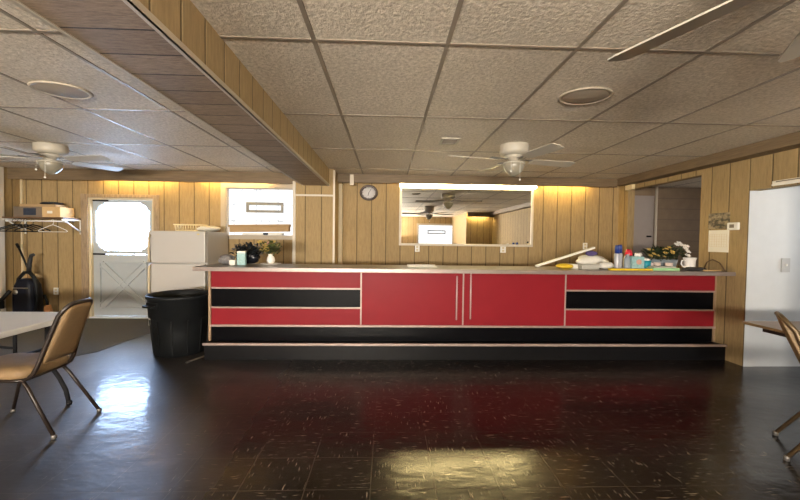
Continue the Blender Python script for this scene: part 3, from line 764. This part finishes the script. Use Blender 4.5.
# ------------------------------------------------------------------ chairs
def make_chair(label, loc, rz, frame, pad):
    """stacking chair facing local +x; back feet at x=-.18, seat front at x=.50"""
    t = thing('stacking_chair', label, 'chair', loc, rz)
    hw, hb, ht = .205, .155, .118
    def wy(z): return hb+(ht-hb)*max(0, min(1, (z-.45)/.40))
    def up(sg): return [(x, sg*wy(z), z) for x, z in ((.10, .40), (.03, .405), (-.005, .43), (-.03, .48), (-.085, .64), (-.15, .83))]
    top = []
    for i in range(7):
        a = math.radians(90*i/6); top.append((-.15-.065*math.sin(a), wy(.83)-.055+.055*math.cos(a), .83+.085*math.sin(a)))
    tr = [(p[0], -p[1], p[2]) for p in top[::-1]]
    q = MB(); q.tube(up(1)+top[1:]+tr[:-1]+up(-1)[::-1], .0155, 10); q.build('back_frame', frame, t)
    # padded back
    q = MB(); nu, nv = 9, 10; P = []
    for j in range(nv+1):
        v = j/nv; z = .50+.405*v; xc = -.040-.168*((z-.5)/.405)
        halfw = (wy(z)-.010)*(1 if v < .82 else math.sqrt(max(0, 1-((v-.82)/.22)**2))*.45+.55)
        if v < .12: halfw *= .94+.5*v
        P.append((xc, z, halfw))
    for side in (1, -1):
        base = len(q.v)
        for (xc, z, hw_) in P:
            for i in range(nu+1):
                u = -1+2*i/nu; bul = .022*(1-u**4)*(1-((z-.7)/.24)**4)
                q.v.append((xc+side*(.012+max(bul, 0)*(1.0 if side > 0 else .5)), u*hw_, z))
        for j in range(nv):
            for i in range(nu):
                k = base+j*(nu+1)+i; fc = (k, k+1, k+nu+2, k+nu+1); q.face(fc if side > 0 else fc[::-1], True)
    n2 = (nv+1)*(nu+1)
    for j in range(nv):
        for i in (0, nu):
            k = j*(nu+1)+i; fc = (k, k+nu+1, k+nu+1+n2, k+n2); q.face(fc if i == 0 else fc[::-1])
    for i in range(nu):
        q.face((i, i+n2, i+1+n2, i+1)); k = nv*(nu+1)+i; q.face((k, k+1, k+1+n2, k+n2))
    q.build('backrest', pad, t)
    # padded seat
    out = rrect(.005, .50, -hw-.005, hw+.005, .085, 7)
    q = MB(); b0 = len(q.v); n = len(out)
    lays = ((.90, .408), (.985, .413), (1.0, .436), (.985, .458), (.93, .474), (.7, .484), (.35, .487))
    for sc_, z in lays:
        for (x, y) in out: q.v.append((.25+(x-.25)*sc_, y*sc_, z+(.006 if x > .4 else 0)*0))
    for i in range(len(lays)-1):
        for k in range(n): q.face((b0+i*n+k, b0+i*n+(k+1) % n, b0+(i+1)*n+(k+1) % n, b0+(i+1)*n+k), True)
    q.face([b0+k for k in range(n)][::-1]); q.face([b0+(len(lays)-1)*n+k for k in range(n)], True)
    q.build('seat', pad, t)
    q = MB(); q.tube([(p[0], p[1], .398) for p in rrect(.03, .46, -hw+.01, hw-.01, .06, 5)], .012, 8, True); q.build('seat_frame', frame, t)
    for s in (1, -1):
        y = s*(hw-.005); y1 = s*(hb+.005)
        for pts in ([(.12, y1, .395), (.06, y1, .385), (.02, s*(hb+.012), .335), (-.18, y, .016)], [(.36, y, .395), (.40, y, .35), (.425, y, .25), (.48, y, .016)]):
            q = MB(); q.tube(pts, .0125, 10); lg = q.build('leg', frame, t)
            q = MB(); e = pts[-1]; q.lathe([(.0, 0), (.016, 0), (.017, .02), (.014, .028), (0, .028)], 12, (e[0], e[1], 0)); q.build('glide', 'sole', lg)
    return t
make_chair('tan vinyl stacking chair with dark frame beside the white table', (-2.455, 2.79, 0), PI, 'frame_brown', 'vinyl_tan')
make_chair('stacking chair seen edge-on at the right edge beside the brown table', (2.875, 2.31, 0), math.radians(-40), 'frame_bronze', 'vinyl_tan')

# ------------------------------------------------------------------ tables
t = thing('folding_table', 'white folding table at the left edge behind the tan chair', 'table', (-3.70, 2.70, 0))
q = MB(); q.prism(rrect(-1.1, 1.1, -.58, .58, .05), .045, 'z', .695); q.build('table_top', 'table_white', t, .008)
for s in (1, -1):
    for yy in (-.45, .43):
        q = MB(); q.tube([(s*.91, yy, .70), (s*.905, yy, .45), (s*.925, yy, .33), (s*1.0, yy, .22), (s*1.05, yy, .12), (s*1.075, yy, .012)], .016, 10)
        q.lathe([(0, 0), (.02, 0), (.021, .02), (.016, .03), (0, .03)], 12, (s*1.077, yy, 0)); q.build('leg', 'dark_metal', t)
    q = MB(); q.tube([(s*.905, -.45, .47), (s*.905, .43, .47)], .012, 8); q.build('leg_stretcher', 'dark_metal', t)
    q = MB(); q.tube([(s*.25, .43, .50), (s*.66, .43, .465)], .011, 8); q.tube([(s*.65, .43, .69), (s*.65, .43, .40)], .013, 8); q.build('brace', 'dark_metal', t)
t = thing('dining_table', 'brown wood-topped table at the right edge in front of white wall', 'table', (3.54, 2.66, 0))
q = MB(); q.prism(rrect(-.51, .51, -.38, .38, .02), .022, 'z', .72); q.build('table_top', 'table_wood', t, .004)
q = MB(); q.ring([(-.40, -.30), (.40, -.30), (.40, .30), (-.40, .30)], [(-.38, -.28), (.38, -.28), (.38, .28), (-.38, .28)], .05, 'z', .67); q.build('apron', 'frame_brown', t)
for sx in (-1, 1):
    for sy in (-1, 1):
        q = MB(); q.tube([(sx*.06, sy*.06, .70), (sx*.06+.05, sy*.27, .0)], .016, 8); q.build('leg', 'dark_metal', t)

# ------------------------------------------------------------------ coat shelf, boxes, hangers
sh_ = thing('coat_shelf', 'brown wall shelf with hanging rod in the left corner', 'shelf', (-5.60, YB, 1.66))
MB().box(-.465, .47, -.36, 0, 0, .026).build('shelf_board', 'board_brown', sh_, .003)
q = MB(); q.tube([(-.45, -.30, -.035), (.47, -.30, -.035)], .012, 10); q.build('hanging_rod', 'plastic_white', sh_)
for x in (.455, -.44):
    q = MB(); q.box(x-.012, x+.012, -.36, -.001, -.022, -.002); q.tube([(x, -.32, -.02), (x, -.004, -.20)], .011, 8); q.box(x-.012, x+.012, -.012, -.001, -.24, -.02); q.lathe([(0, -.022), (.022, -.014), (.026, 0), (.022, .014), (0, .022)], 14, (x, -.30, -.035)); q.build('bracket', 'plastic_white', sh_)
def make_hanger(mat, label, loc, rz):
    t = thing('coat_hanger', label, 'coat hanger', loc, rz, 'hangers on the coat rod')
    q = MB(); q.tube([(0, 0, -.07)]+arc((0, -.005), .024, -60, 205, 8)[::1], .0035, 6); q.build('hook', mat, t)
    q = MB(); q.tube([(0, 0, -.065), (.06, 0, -.085), (.215, 0, -.155), (.225, 0, -.17), (.21, 0, -.178), (-.21, 0, -.178), (-.225, 0, -.17), (-.215, 0, -.155), (-.06, 0, -.085)], .005 if mat == 'plastic_white' else .009, 6, True); q.build('shoulders', mat, t)
    return t
hz = 1.625-.012+.02
h0 = make_hanger('plastic_white', 'white coat hanger hanging alone at the right of the rod', (-5.34, 6.11, hz), 0)
h1 = make_hanger('black_plastic', 'black coat hanger leftmost on the rod near the corner post', (-5.93, 6.11, hz), 1.15)
for k, (x, rz, lab) in enumerate(((-5.85, .75, 'black coat hanger second from the corner post on the rod'), (-5.76, .42, 'black coat hanger third from the corner post on the rod'), (-5.65, .3, 'black coat hanger nearest to the white one on the rod'))):
    dup(h1, (x, 6.11, hz), rz, lab)
bx = thing('cardboard_box', 'brown cardboard box with dark blue printed front on the coat shelf', 'box', (-5.60, 6.25, 1.687))
MB().box(-.355, .10, -.13, .13, 0, .165).build('carton', 'card_grey', bx, .004)
MB().box(-.20, -.005, -.132, -.129, .03, .14).build('printed_panel', 'navy_print', bx)
bx = thing('cardboard_box', 'light tan cardboard box at the right end of the coat shelf', 'box', (-5.355, 6.24, 1.687))
MB().box(-.14, .14, -.14, .13, 0, .165).build('carton', 'card_light', bx, .004)
MB().box(-.06, .02, -.142, -.139, .06, .10).build('sticker', 'paper', bx)
bx = thing('flat_box', 'flat tan carton lying on top of the shelf boxes', 'box', (-5.57, 6.25, 1.853))
MB().box(-.30, .26, -.12, .12, 0, .04).build('carton', 'card', bx, .004)
q = MB(); q.blob((0, 0, .02), .13, (1.15, .8, .18), 9, .2, 16); o = tag(q.rest().build('black_cloth', 'cloth_dark'), 'black cloth bundle draped on the flat carton above the coat shelf', 'cloth'); o.location = (-5.46, 6.22, 1.893)

# ------------------------------------------------------------------ vacuum
v = thing('vacuum_cleaner', 'dark navy vacuum cleaner standing in the left corner under the hangers', 'vacuum cleaner', (-5.75, 6.12, 0))
q = MB(); q.prism(rrect(-.165, .165, -.15, .15, .07), .10, 'z', .012); q.build('base', 'navy', v, .02)
q = MB(); 
P_ = rrect(-1, 1, -1, 1, .45, 5); nP = len(P_); lay = ((.145, .11, .11), (.16, .125, .14), (.155, .125, .45), (.14, .115, .60), (.10, .09, .685), (.05, .05, .705))
for (ax_, ay_, z_) in lay: q.v += [(px*ax_, py*ay_, z_) for px, py in P_]
for i in range(len(lay)-1):
    for k in range(nP): q.face((i*nP+k, i*nP+(k+1) % nP, (i+1)*nP+(k+1) % nP, (i+1)*nP+k), True)
q.face(range(nP)[::-1]); q.face([(len(lay)-1)*nP+k for k in range(nP)])
bd = q.build('canister', 'navy', v)
q = MB(); q.mark(); q.lathe([(0, 0), (.04, 0), (.036, .006), (0, .008)], 20); q.xf(Matrix.Translation((-.07, -.13, .50)) @ Matrix.Rotation(PI/2, 4, 'X')); q.build('emblem', 'steel', bd)
q = MB(); q.box(-.11, .11, -.128, -.112, .555, .57); q.build('silver_band', 'steel', bd)
q = MB(); q.tube([(-.15, -.02, .60), (-.12, -.02, .70), (-.03, -.02, .80), (.05, -.02, .80), (.12, -.02, .72), (.15, -.02, .60), (.165, -.03, .40), (.165, -.05, .2)], [.022, .024, .026, .028, .028, .026, .024, .02], 10); q.build('carry_handle', 'black_plastic', v)
q = MB(); q.tube([(.02, .0, .82), (.03, .0, .93), (.05, .0, 1.03), (.075, -.01, 1.075), (.11, -.01, 1.085)], [.032, .03, .028, .027, .025], 10); q.build('hose', 'rubber', v)
q = MB(); q.tube([(-.02, .05, .80), (-.215, .09, 1.19)], .014, 8); q.tube([(-.215, .09, 1.19), (-.235, .085, 1.235), (-.225, .07, 1.25)], .02, 8); q.build('wand', 'black_plastic', v)
q = MB(); q.tube([(-.17, -.10, .52), (-.23, -.14, .42), (-.29, -.16, .33)], [.03, .028, .028], 10); q.box(-.34, -.24, -.20, -.12, .24, .36); q.build('nozzle', 'black_plastic', v, .01)
br = thing('hand_broom', 'orange-brown hand broom leaning beside the vacuum cleaner', 'broom', (-5.46, 6.16, 0))
q = MB(); q.mark(); q.prism([(-.075, 0), (.075, 0), (.05, .27), (-.03, .27)], .05, 'y', -.025); q.xf(Matrix.Rotation(-.12, 4, 'Y')); q.build('bristles', 'orange_brown', br, .008)
q = MB(); q.mark(); q.tube([(.01, 0, .26), (.01, 0, .33), (-.02, 0, .44)], .018, 8); q.xf(Matrix.Rotation(-.12, 4, 'Y')); q.build('handle', 'black_plastic', br)

# ------------------------------------------------------------------ window sill things
o = tag(MB().box(-.49, .50, -.07, .05, 0, .085).box(-.505, .515, -.085, .05, .085, .125).build('long_box', 'card', None, .006), 'long flat tan cardboard box lying across the window sill', 'box'); o.location = (-2.16, 6.385, 1.500); o.rotation_euler = (0, -.022, 0)
o = tag(MB().box(-.17, .17, -.06, .05, 0, .032).build('paper_stack', 'paper', None, .003), 'white paper stack under the left half of the long sill box', 'paper'); o.location = (-2.27, 6.39, 1.449)
o = tag(MB().box(-.12, .12, -.06, .05, 0, .04).build('paper_stack', 'paper', None, .003), 'white paper stack under the right half of the long sill box', 'paper'); o.location = (-1.89, 6.39, 1.449)
q = MB(); q.blob((0, 0, .018), .06, (1.3, .8, .30), 5, .2); o = tag(q.rest().build('dark_cloth', 'cloth_dark'), 'small dark rag tucked between papers on the window sill', 'cloth'); o.location = (-2.07, 6.385, 1.449)

# ------------------------------------------------------------------ plants and counter clutter
CT = 1.063
def foliage(seed, n, rx, ry, rz_, zc, L=.07, w=.035):
    rnd = random.Random(seed); q = MB()
    for k in range(n):
        a = rnd.uniform(0, 6.28); e = math.asin(rnd.uniform(-.75, 1)); rr = rnd.uniform(.25, 1)
        p = (rx*rr*math.cos(a)*math.cos(e), ry*rr*math.sin(a)*math.cos(e), zc+rz_*rr*math.sin(e))
        d_ = (math.cos(a)*.8+rnd.uniform(-.6, .6), math.sin(a)*.8+rnd.uniform(-.6, .6), rnd.uniform(-.3, .9))
        q.leaf(p, d_, L*rnd.uniform(.7, 1.3), w*rnd.uniform(.7, 1.3), (rnd.uniform(-.3, .3), rnd.uniform(-.3, .3), 1))
    for k in range(max(5, n//14)):
        a = rnd.uniform(0, 6.28); q.tube([(0, 0, .02), (rx*.3*math.cos(a), ry*.3*math.sin(a), zc*.6), (rx*.75*math.cos(a), ry*.75*math.sin(a), zc+rz_*.4)], .003, 5)
    return q
def blossom(p, r, seed, tilt=(0, -.6, .8)):
    rnd = random.Random(seed); q = MB(); n = 6
    ax = Vector(tilt).normalized(); u = ax.cross(Vector((.3, .2, 1))).normalized(); w = ax.cross(u)
    for k in range(n):
        a = 2*PI*k/n+rnd.uniform(-.2, .2); d_ = (u*math.cos(a)+w*math.sin(a)+ax*.35)
        q.leaf(p, d_, r, r*.8, ax)
    q.blob(tuple(Vector(p)+ax*.008), r*.22, n=6, rough=0)
    return q
# left end of the bar
q = MB(); q.blob((0, 0, .062), .085, (1.05, .9, .72), 11, .18, 22); o = tag(q.rest().build('knit_scarf', 'cloth_grey'), 'crumpled marled grey knit cloth at the far left of the bar top', 'cloth'); o.location = (-2.02, 4.74, CT)
o.scale = (1, 1, 1)
pl = thing('dark_foliage', 'bushy black-leaved artificial plant on the left end of the bar', 'plant', (-1.79, 4.84, CT))
foliage(21, 420, .21, .09, .10, .155, .06, .035).build('leaves', 'leaf_dark', pl)
q = MB(); q.blob((0, 0, .085), .10, (1.5, .7, .85), 31, .15, 20); q.build('liner', 'bin_bag', pl)
fx = thing('carton', 'pale aqua printed carton standing before the dark plant', 'carton', (-1.79, 4.63, CT), .1)
MB().box(-.05, .05, -.03, .03, 0, .165).build('body', 'aqua', fx, .004)
MB().box(-.05, .05, -.031, .031, .145, .172).build('top_flap', 'paper', fx, .003)
tag(MB().box(-.035, .035, -.03, .03, 0, .06).build('small_box', 'paper', None, .004), 'small white box left of the aqua carton on the bar', 'box').location = (-1.885, 4.60, CT)
vs = thing('flower_vase', 'white vase of yellow and pink flowers on the bar\'s left end', 'vase', (-1.47, 4.74, CT+.016))
q = MB(); q.lathe([(0, 0), (.035, 0), (.05, .03), (.045, .07), (.028, .10), (.036, .118), (.030, .118), (.022, .10), (0, .09)], 24); q.build('vase', 'flower_white', vs)
foliage(41, 150, .13, .08, .085, .18, .065, .035).build('leaves', 'leaf_olive', vs)
foliage(42, 60, .07, .06, .05, .15, .06, .03).build('leaves', 'leaf', vs)
rnd = random.Random(5)
for k in range(9):
    q = blossom((rnd.uniform(-.13, .04), rnd.uniform(-.08, .02), rnd.uniform(.16, .27)), .04, k); q.build('blossom', 'flower_yellow' if k % 3 else 'flower_pink', vs)
tag(MB().lathe([(0, 0), (.06, 0), (.11, .012), (.112, .016), (.06, .006), (0, .005)], 32, (-1.47, 4.74, CT), sx=1.15).build('plate', 'flower_white'), 'white plate under the vase of yellow flowers', 'plate')
# middle
tag(MB().box(-.18, .18, -.11, .11, 0, .012).mat(0).box(-.18, .18, .10, .11, .012, .022).build('tray', 'plastic_white', None, .004), 'flat white tray lying on the bar top below the mirror', 'tray').location = (.44, 4.62, CT)
# right-hand clutter
tag(MB().box(-.40, .40, -.03, .03, -.012, .012).build('white_strip', 'plastic_white', None, .004), 'long white strip propped slanting over the clutter on the bar', 'strip')
o = bpy.context.scene.objects['white_strip']; o.location = (2.30, 4.70, CT+.14); o.rotation_euler = (0, -.315, 0)
q = MB(); q.blob((0, 0, .032), .055, (2.0, 1.0, .58), 3, .12, 16); o = tag(q.rest().build('yellow_bag', 'yellow'), 'crumpled yellow bag under the white strip on the bar', 'bag'); o.location = (2.21, 4.52, CT)
tag(MB().box(-.075, .075, -.06, .06, 0, .055).build('paper_box', 'paper', None, .005), 'small cream box just right of the yellow bag on the bar', 'box').location = (2.36, 4.62, CT)
tag(MB().box(-.11, .11, -.06, .06, 0, .052).mat(0).box(-.115, .115, -.065, .065, .052, .062).build('plastic_tub', 'clear_tub', None, .006), 'low cloudy grey lidded tub on the bar among the clutter', 'tub').location = (2.51, 4.52, CT)
q = MB(); q.blob((0, 0, .075), .14, (1.35, .7, .60), 12, .16, 20); o = tag(q.rest().build('plastic_bag', 'white_bag'), 'rumpled white plastic bag behind the cloudy grey tub', 'bag'); o.location = (2.66, 4.72, CT)
q = MB(); q.blob((0, 0, .04), .075, (1.3, .7, .6), 14, .16, 16); o = tag(q.rest().build('plastic_bag', 'white_bag'), 'smaller white bag lying in front of the spray cans', 'bag'); o.location = (2.72, 4.50, CT)
q = MB(); q.blob((0, 0, .0), .06, (1.2, .6, .55), 17, .25, 16); o = tag(q.rest().build('purple_cloth', 'purple'), 'purple cloth lying on the rumpled white plastic bag', 'cloth'); o.location = (2.62, 4.66, CT+.155)
def spray(x, y, h, label):
    t = thing('spray_can', label, 'spray can', (x, y, CT))
    q = MB(); q.lathe([(0, 0), (.031, 0), (.033, .006), (.033, h*.62), (.028, h*.66), (0, h*.66)], 24); q.build('body', 'can_body', t)
    q = MB(); q.lathe([(.027, h*.655), (.027, h*.93), (.023, h), (0, h)], 24); q.build('cap', 'blue_cap', t)
spray(2.86, 4.50, .30, 'tall pale spray can with blue cap, left of the pair')
spray(2.925, 4.55, .305, 'tall pale spray can with blue cap, right of the pair')
t = thing('bottle', 'grey-blue flat bottle standing just right of the spray cans', 'bottle', (2.975, 4.47, CT))
q = MB(); q.lathe([(0, 0), (.04, 0), (.043, .01), (.043, .13), (.03, .155), (.02, .17), (0, .17)], 24, sy=.7); q.build('body', 'grey_blue', t)
q = MB(); q.lathe([(.02, .165), (.02, .19), (0, .192)], 16); q.build('cap', 'can_body', t)
t = thing('bottle', 'pale bottle with a red cap rising behind the tissue box', 'bottle', (3.06, 4.58, CT))
q = MB(); q.lathe([(0, 0), (.05, 0), (.055, .01), (.055, .14), (.04, .17), (0, .17)], 24); q.build('body', 'flower_white', t)
q = MB(); q.lathe([(.042, .168), (.045, .20), (.03, .235), (.022, .25), (0, .252)], 20); q.build('cap', 'red_cap', t)
t = thing('tissue_box', 'pale aqua printed tissue box standing on the bar', 'box', (3.07, 4.46, CT))
MB().box(-.078, .078, -.05, .05, 0, .165).build('body', 'aqua', t, .005)
q = MB(); q.blob((.01, -.05, .10), .035, (1, .12, .9), 2, .1, 12); q.build('print', 'flower_pink', t)
q = MB(); q.blob((.03, 0, .185), .045, (1.0, .5, .6), 8, .25, 12); q.build('tissue', 'flower_white', t)
t = thing('cup', 'teal cup filled with something white beside the tissue box', 'cup', (3.245, 4.52, CT))
q = MB(); q.lathe([(0, 0), (.046, 0), (.056, .115), (.051, .115), (.043, .01), (0, .01)], 28); q.build('cup_body', 'teal', t)
q = MB(); q.blob((0, 0, .118), .048, (1, 1, .5), 6, .15, 14); q.build('filling', 'flower_white', t)
q = MB(); q.blob((0, 0, .0), .075, (1.2, .8, .55), 22, .25, 16); q.tube([(.03, 0, .03), (.035, 0, .10), (.03, 0, .14)], .008, 8); o = tag(q.rest().build('dark_cloth', 'cloth_dark'), 'dark brown bundle lying behind the teal cup', 'cloth'); o.location = (3.20, 4.74, CT)
o = tag(MB().box(-.32, .32, -.03, .03, 0, .022).build('yellow_ruler', 'yellow', None, .005), 'long yellow plastic strip lying along the front of the bar clutter', 'strip'); o.location = (3.0, 4.36, CT)
t = thing('sponge_pack', 'pale green pack lying before the flower planter on the bar', 'pack', (3.36, 4.38, CT))
MB().box(-.165, .165, -.06, .06, 0, .035).build('pack', 'green_pale', t, .008)
MB().box(-.15, .13, -.05, .05, .035, .052).build('wrap', 'clear_tub', t, .006)
for k, (x, y, r, lab) in enumerate(((3.33, 4.56, .042, 'pinkish china cup left of three behind the green pack'), (3.45, 4.60, .040, 'pinkish china cup in the middle of three behind the green pack'), (3.56, 4.545, .043, 'pinkish china cup right of three behind the green pack'))):
    t = thing('cup', lab, 'cup', (x, y, CT), .4*k, 'china cups')
    q = MB(); q.lathe([(0, 0), (r*.6, 0), (r*.95, .03), (r, .085), (r*.9, .085), (r*.8, .03), (0, .012)], 24); q.build('cup_body', 'cup_pink', t)
    q = MB(); q.tube([(r*.92, 0, .07), (r*1.4, 0, .07), (r*1.5, 0, .045), (r*1.25, 0, .025), (r*.85, 0, .03)], .006, 6); q.build('handle', 'cup_pink', t)
pt = thing('flower_planter', 'grey planter of mixed yellow and white flowers on the bar', 'plant', (3.64, 4.74, CT))
q = MB(); q.lathe([(0, 0), (.15, 0), (.18, .12), (.17, .12), (.14, .02), (0, .02)], 32, sy=.55); q.build('planter', 'grey_blue', pt)
foliage(51, 380, .30, .12, .095, .185, .07, .035).build('leaves', 'leaf', pt)
rnd = random.Random(9)
for k in range(13):
    q = blossom((rnd.uniform(-.31, .05), rnd.uniform(-.14, .02), rnd.uniform(.15, .29)), .034, k); q.build('blossom', 'flower_yellow', pt)
for k, (x, z) in enumerate(((.12, .31), (.15, .33), (.19, .30), (.24, .26), (.27, .22), (.27, .17), (.25, .29))):
    q = blossom((x, -.06, z), .043, 40+k); q.build('blossom', 'flower_white', pt)
t = thing('pitcher', 'white china pitcher at the right end of the bar clutter', 'pitcher', (3.79, 4.50, CT), PI)
t.scale = (.82, .82, .95)
q = MB(); q.lathe([(0, 0), (.06, 0), (.072, .03), (.074, .08), (.078, .13), (.092, .165), (.086, .165), (.07, .13), (.066, .03), (0, .012)], 28); q.build('body', 'flower_white', t)
q = MB(); q.tube([(.072, 0, .13), (.12, 0, .125), (.13, 0, .085), (.11, 0, .05), (.07, 0, .04)], .010, 8); q.build('handle', 'flower_white', t)
q = MB(); q.blob((0, 0, .022), .06, (2.2, .7, .38), 27, .2, 16); o = tag(q.rest().build('dark_cloth', 'cloth_dark'), 'dark rag lying on the bar in front of the white pitcher', 'cloth'); o.location = (3.74, 4.36, CT)
o = tag(MB().tube([(3.80, 4.30, CT+.011), (4.03, 4.32, CT+.011)], .010, 10).build('wooden_rod', 'card_light'), 'short pale wooden rod lying at the right end of the bar', 'rod')
o = tag(MB().tube([(4.068, 4.60, CT+.006), (4.068, 4.56, CT+.10), (4.068, 4.48, CT+.135), (4.068, 4.38, CT+.10), (4.068, 4.30, CT+.006)], .006, 8).build('cable', 'board_brown'), 'thin brown cable looped against right wall at the bar\'s end', 'cable')

# ------------------------------------------------------------------ light
w = bpy.data.worlds.new('sky'); scene.world = w; w.use_nodes = True
bg = w.node_tree.nodes['Background']; bg.inputs[0].default_value = (.48, .66, 1.0, 1); bg.inputs[1].default_value = 24.0
def area(name, loc, rot, sx, sy, power, col):
    l = bpy.data.lights.new(name, 'AREA'); l.shape = 'RECTANGLE'; l.size = sx; l.size_y = sy; l.energy = power; l.color = col
    o = bpy.data.objects.new(name, l); COL.objects.link(o); o.location = loc; o.rotation_euler = rot; return o
# sky portal at the door glass; the other area lamps are added fill
pl_ = area('daylight_door', ((gx0+gx1)/2, YB+.12, (gz0+gz1)/2), (math.radians(-90), 0, 0), .9, .85, 1, (1, 1, 1)); pl_.data.cycles.is_portal = True
area('fill_front', (-.2, YF+.03, 1.5), (math.radians(139), 0, 0), 1.5, .95, 570, (1, .90, .76))  # added warm fill, tilted up to brighten the ceiling
area('fill_front_left', (-2.2, YF+.03, 1.5), (math.radians(139), 0, 0), 1.6, .95, 490, (1, .91, .79))  # second added fill, aimed up at the left of the ceiling
area('fill_kitchen', (6.9, 5.6, 1.7), (0, math.radians(90), 0), .8, .8, 7, (1, .92, .85))  # weak added fill for the dark kitchen, no window stands here
area('fill_side', (6.9, 3.05, 1.75), (0, math.radians(90), 0), 1.3, 1.6, 24, (.9, .95, 1))  # added fill that lights the white wall, in front of solid wall

# ------------------------------------------------------------------ camera
yaw, pitch, roll = .03525, .0282, .0125
fwd = Vector((math.sin(yaw)*math.cos(pitch), math.cos(yaw)*math.cos(pitch), -math.sin(pitch)))
rt = Vector((math.cos(yaw), -math.sin(yaw), 0)); up_ = rt.cross(fwd)
r2 = rt*math.cos(roll)+up_*math.sin(roll); u2 = up_*math.cos(roll)-rt*math.sin(roll)
cam = bpy.data.cameras.new('camera'); cam.sensor_width = 36; cam.lens = 370/800*36; cam.clip_start = .02
co = bpy.data.objects.new('camera', cam); COL.objects.link(co)
mt = Matrix((r2, u2, -fwd)).transposed().to_4x4(); mt.translation = (0, 0, 1.40)
co.matrix_world = mt; scene.camera = co

vs_ = scene.view_settings
vs_.view_transform = 'Standard'; vs_.look = 'None'; vs_.gamma = 1; vs_.use_curve_mapping = False
vs_.exposure = 1.1
scene.cycles.use_denoising = True
scene.cycles.max_bounces = 10; scene.cycles.diffuse_bounces = 6; scene.cycles.glossy_bounces = 5; scene.cycles.transparent_max_bounces = 8
scene.cycles.sample_clamp_indirect = 6
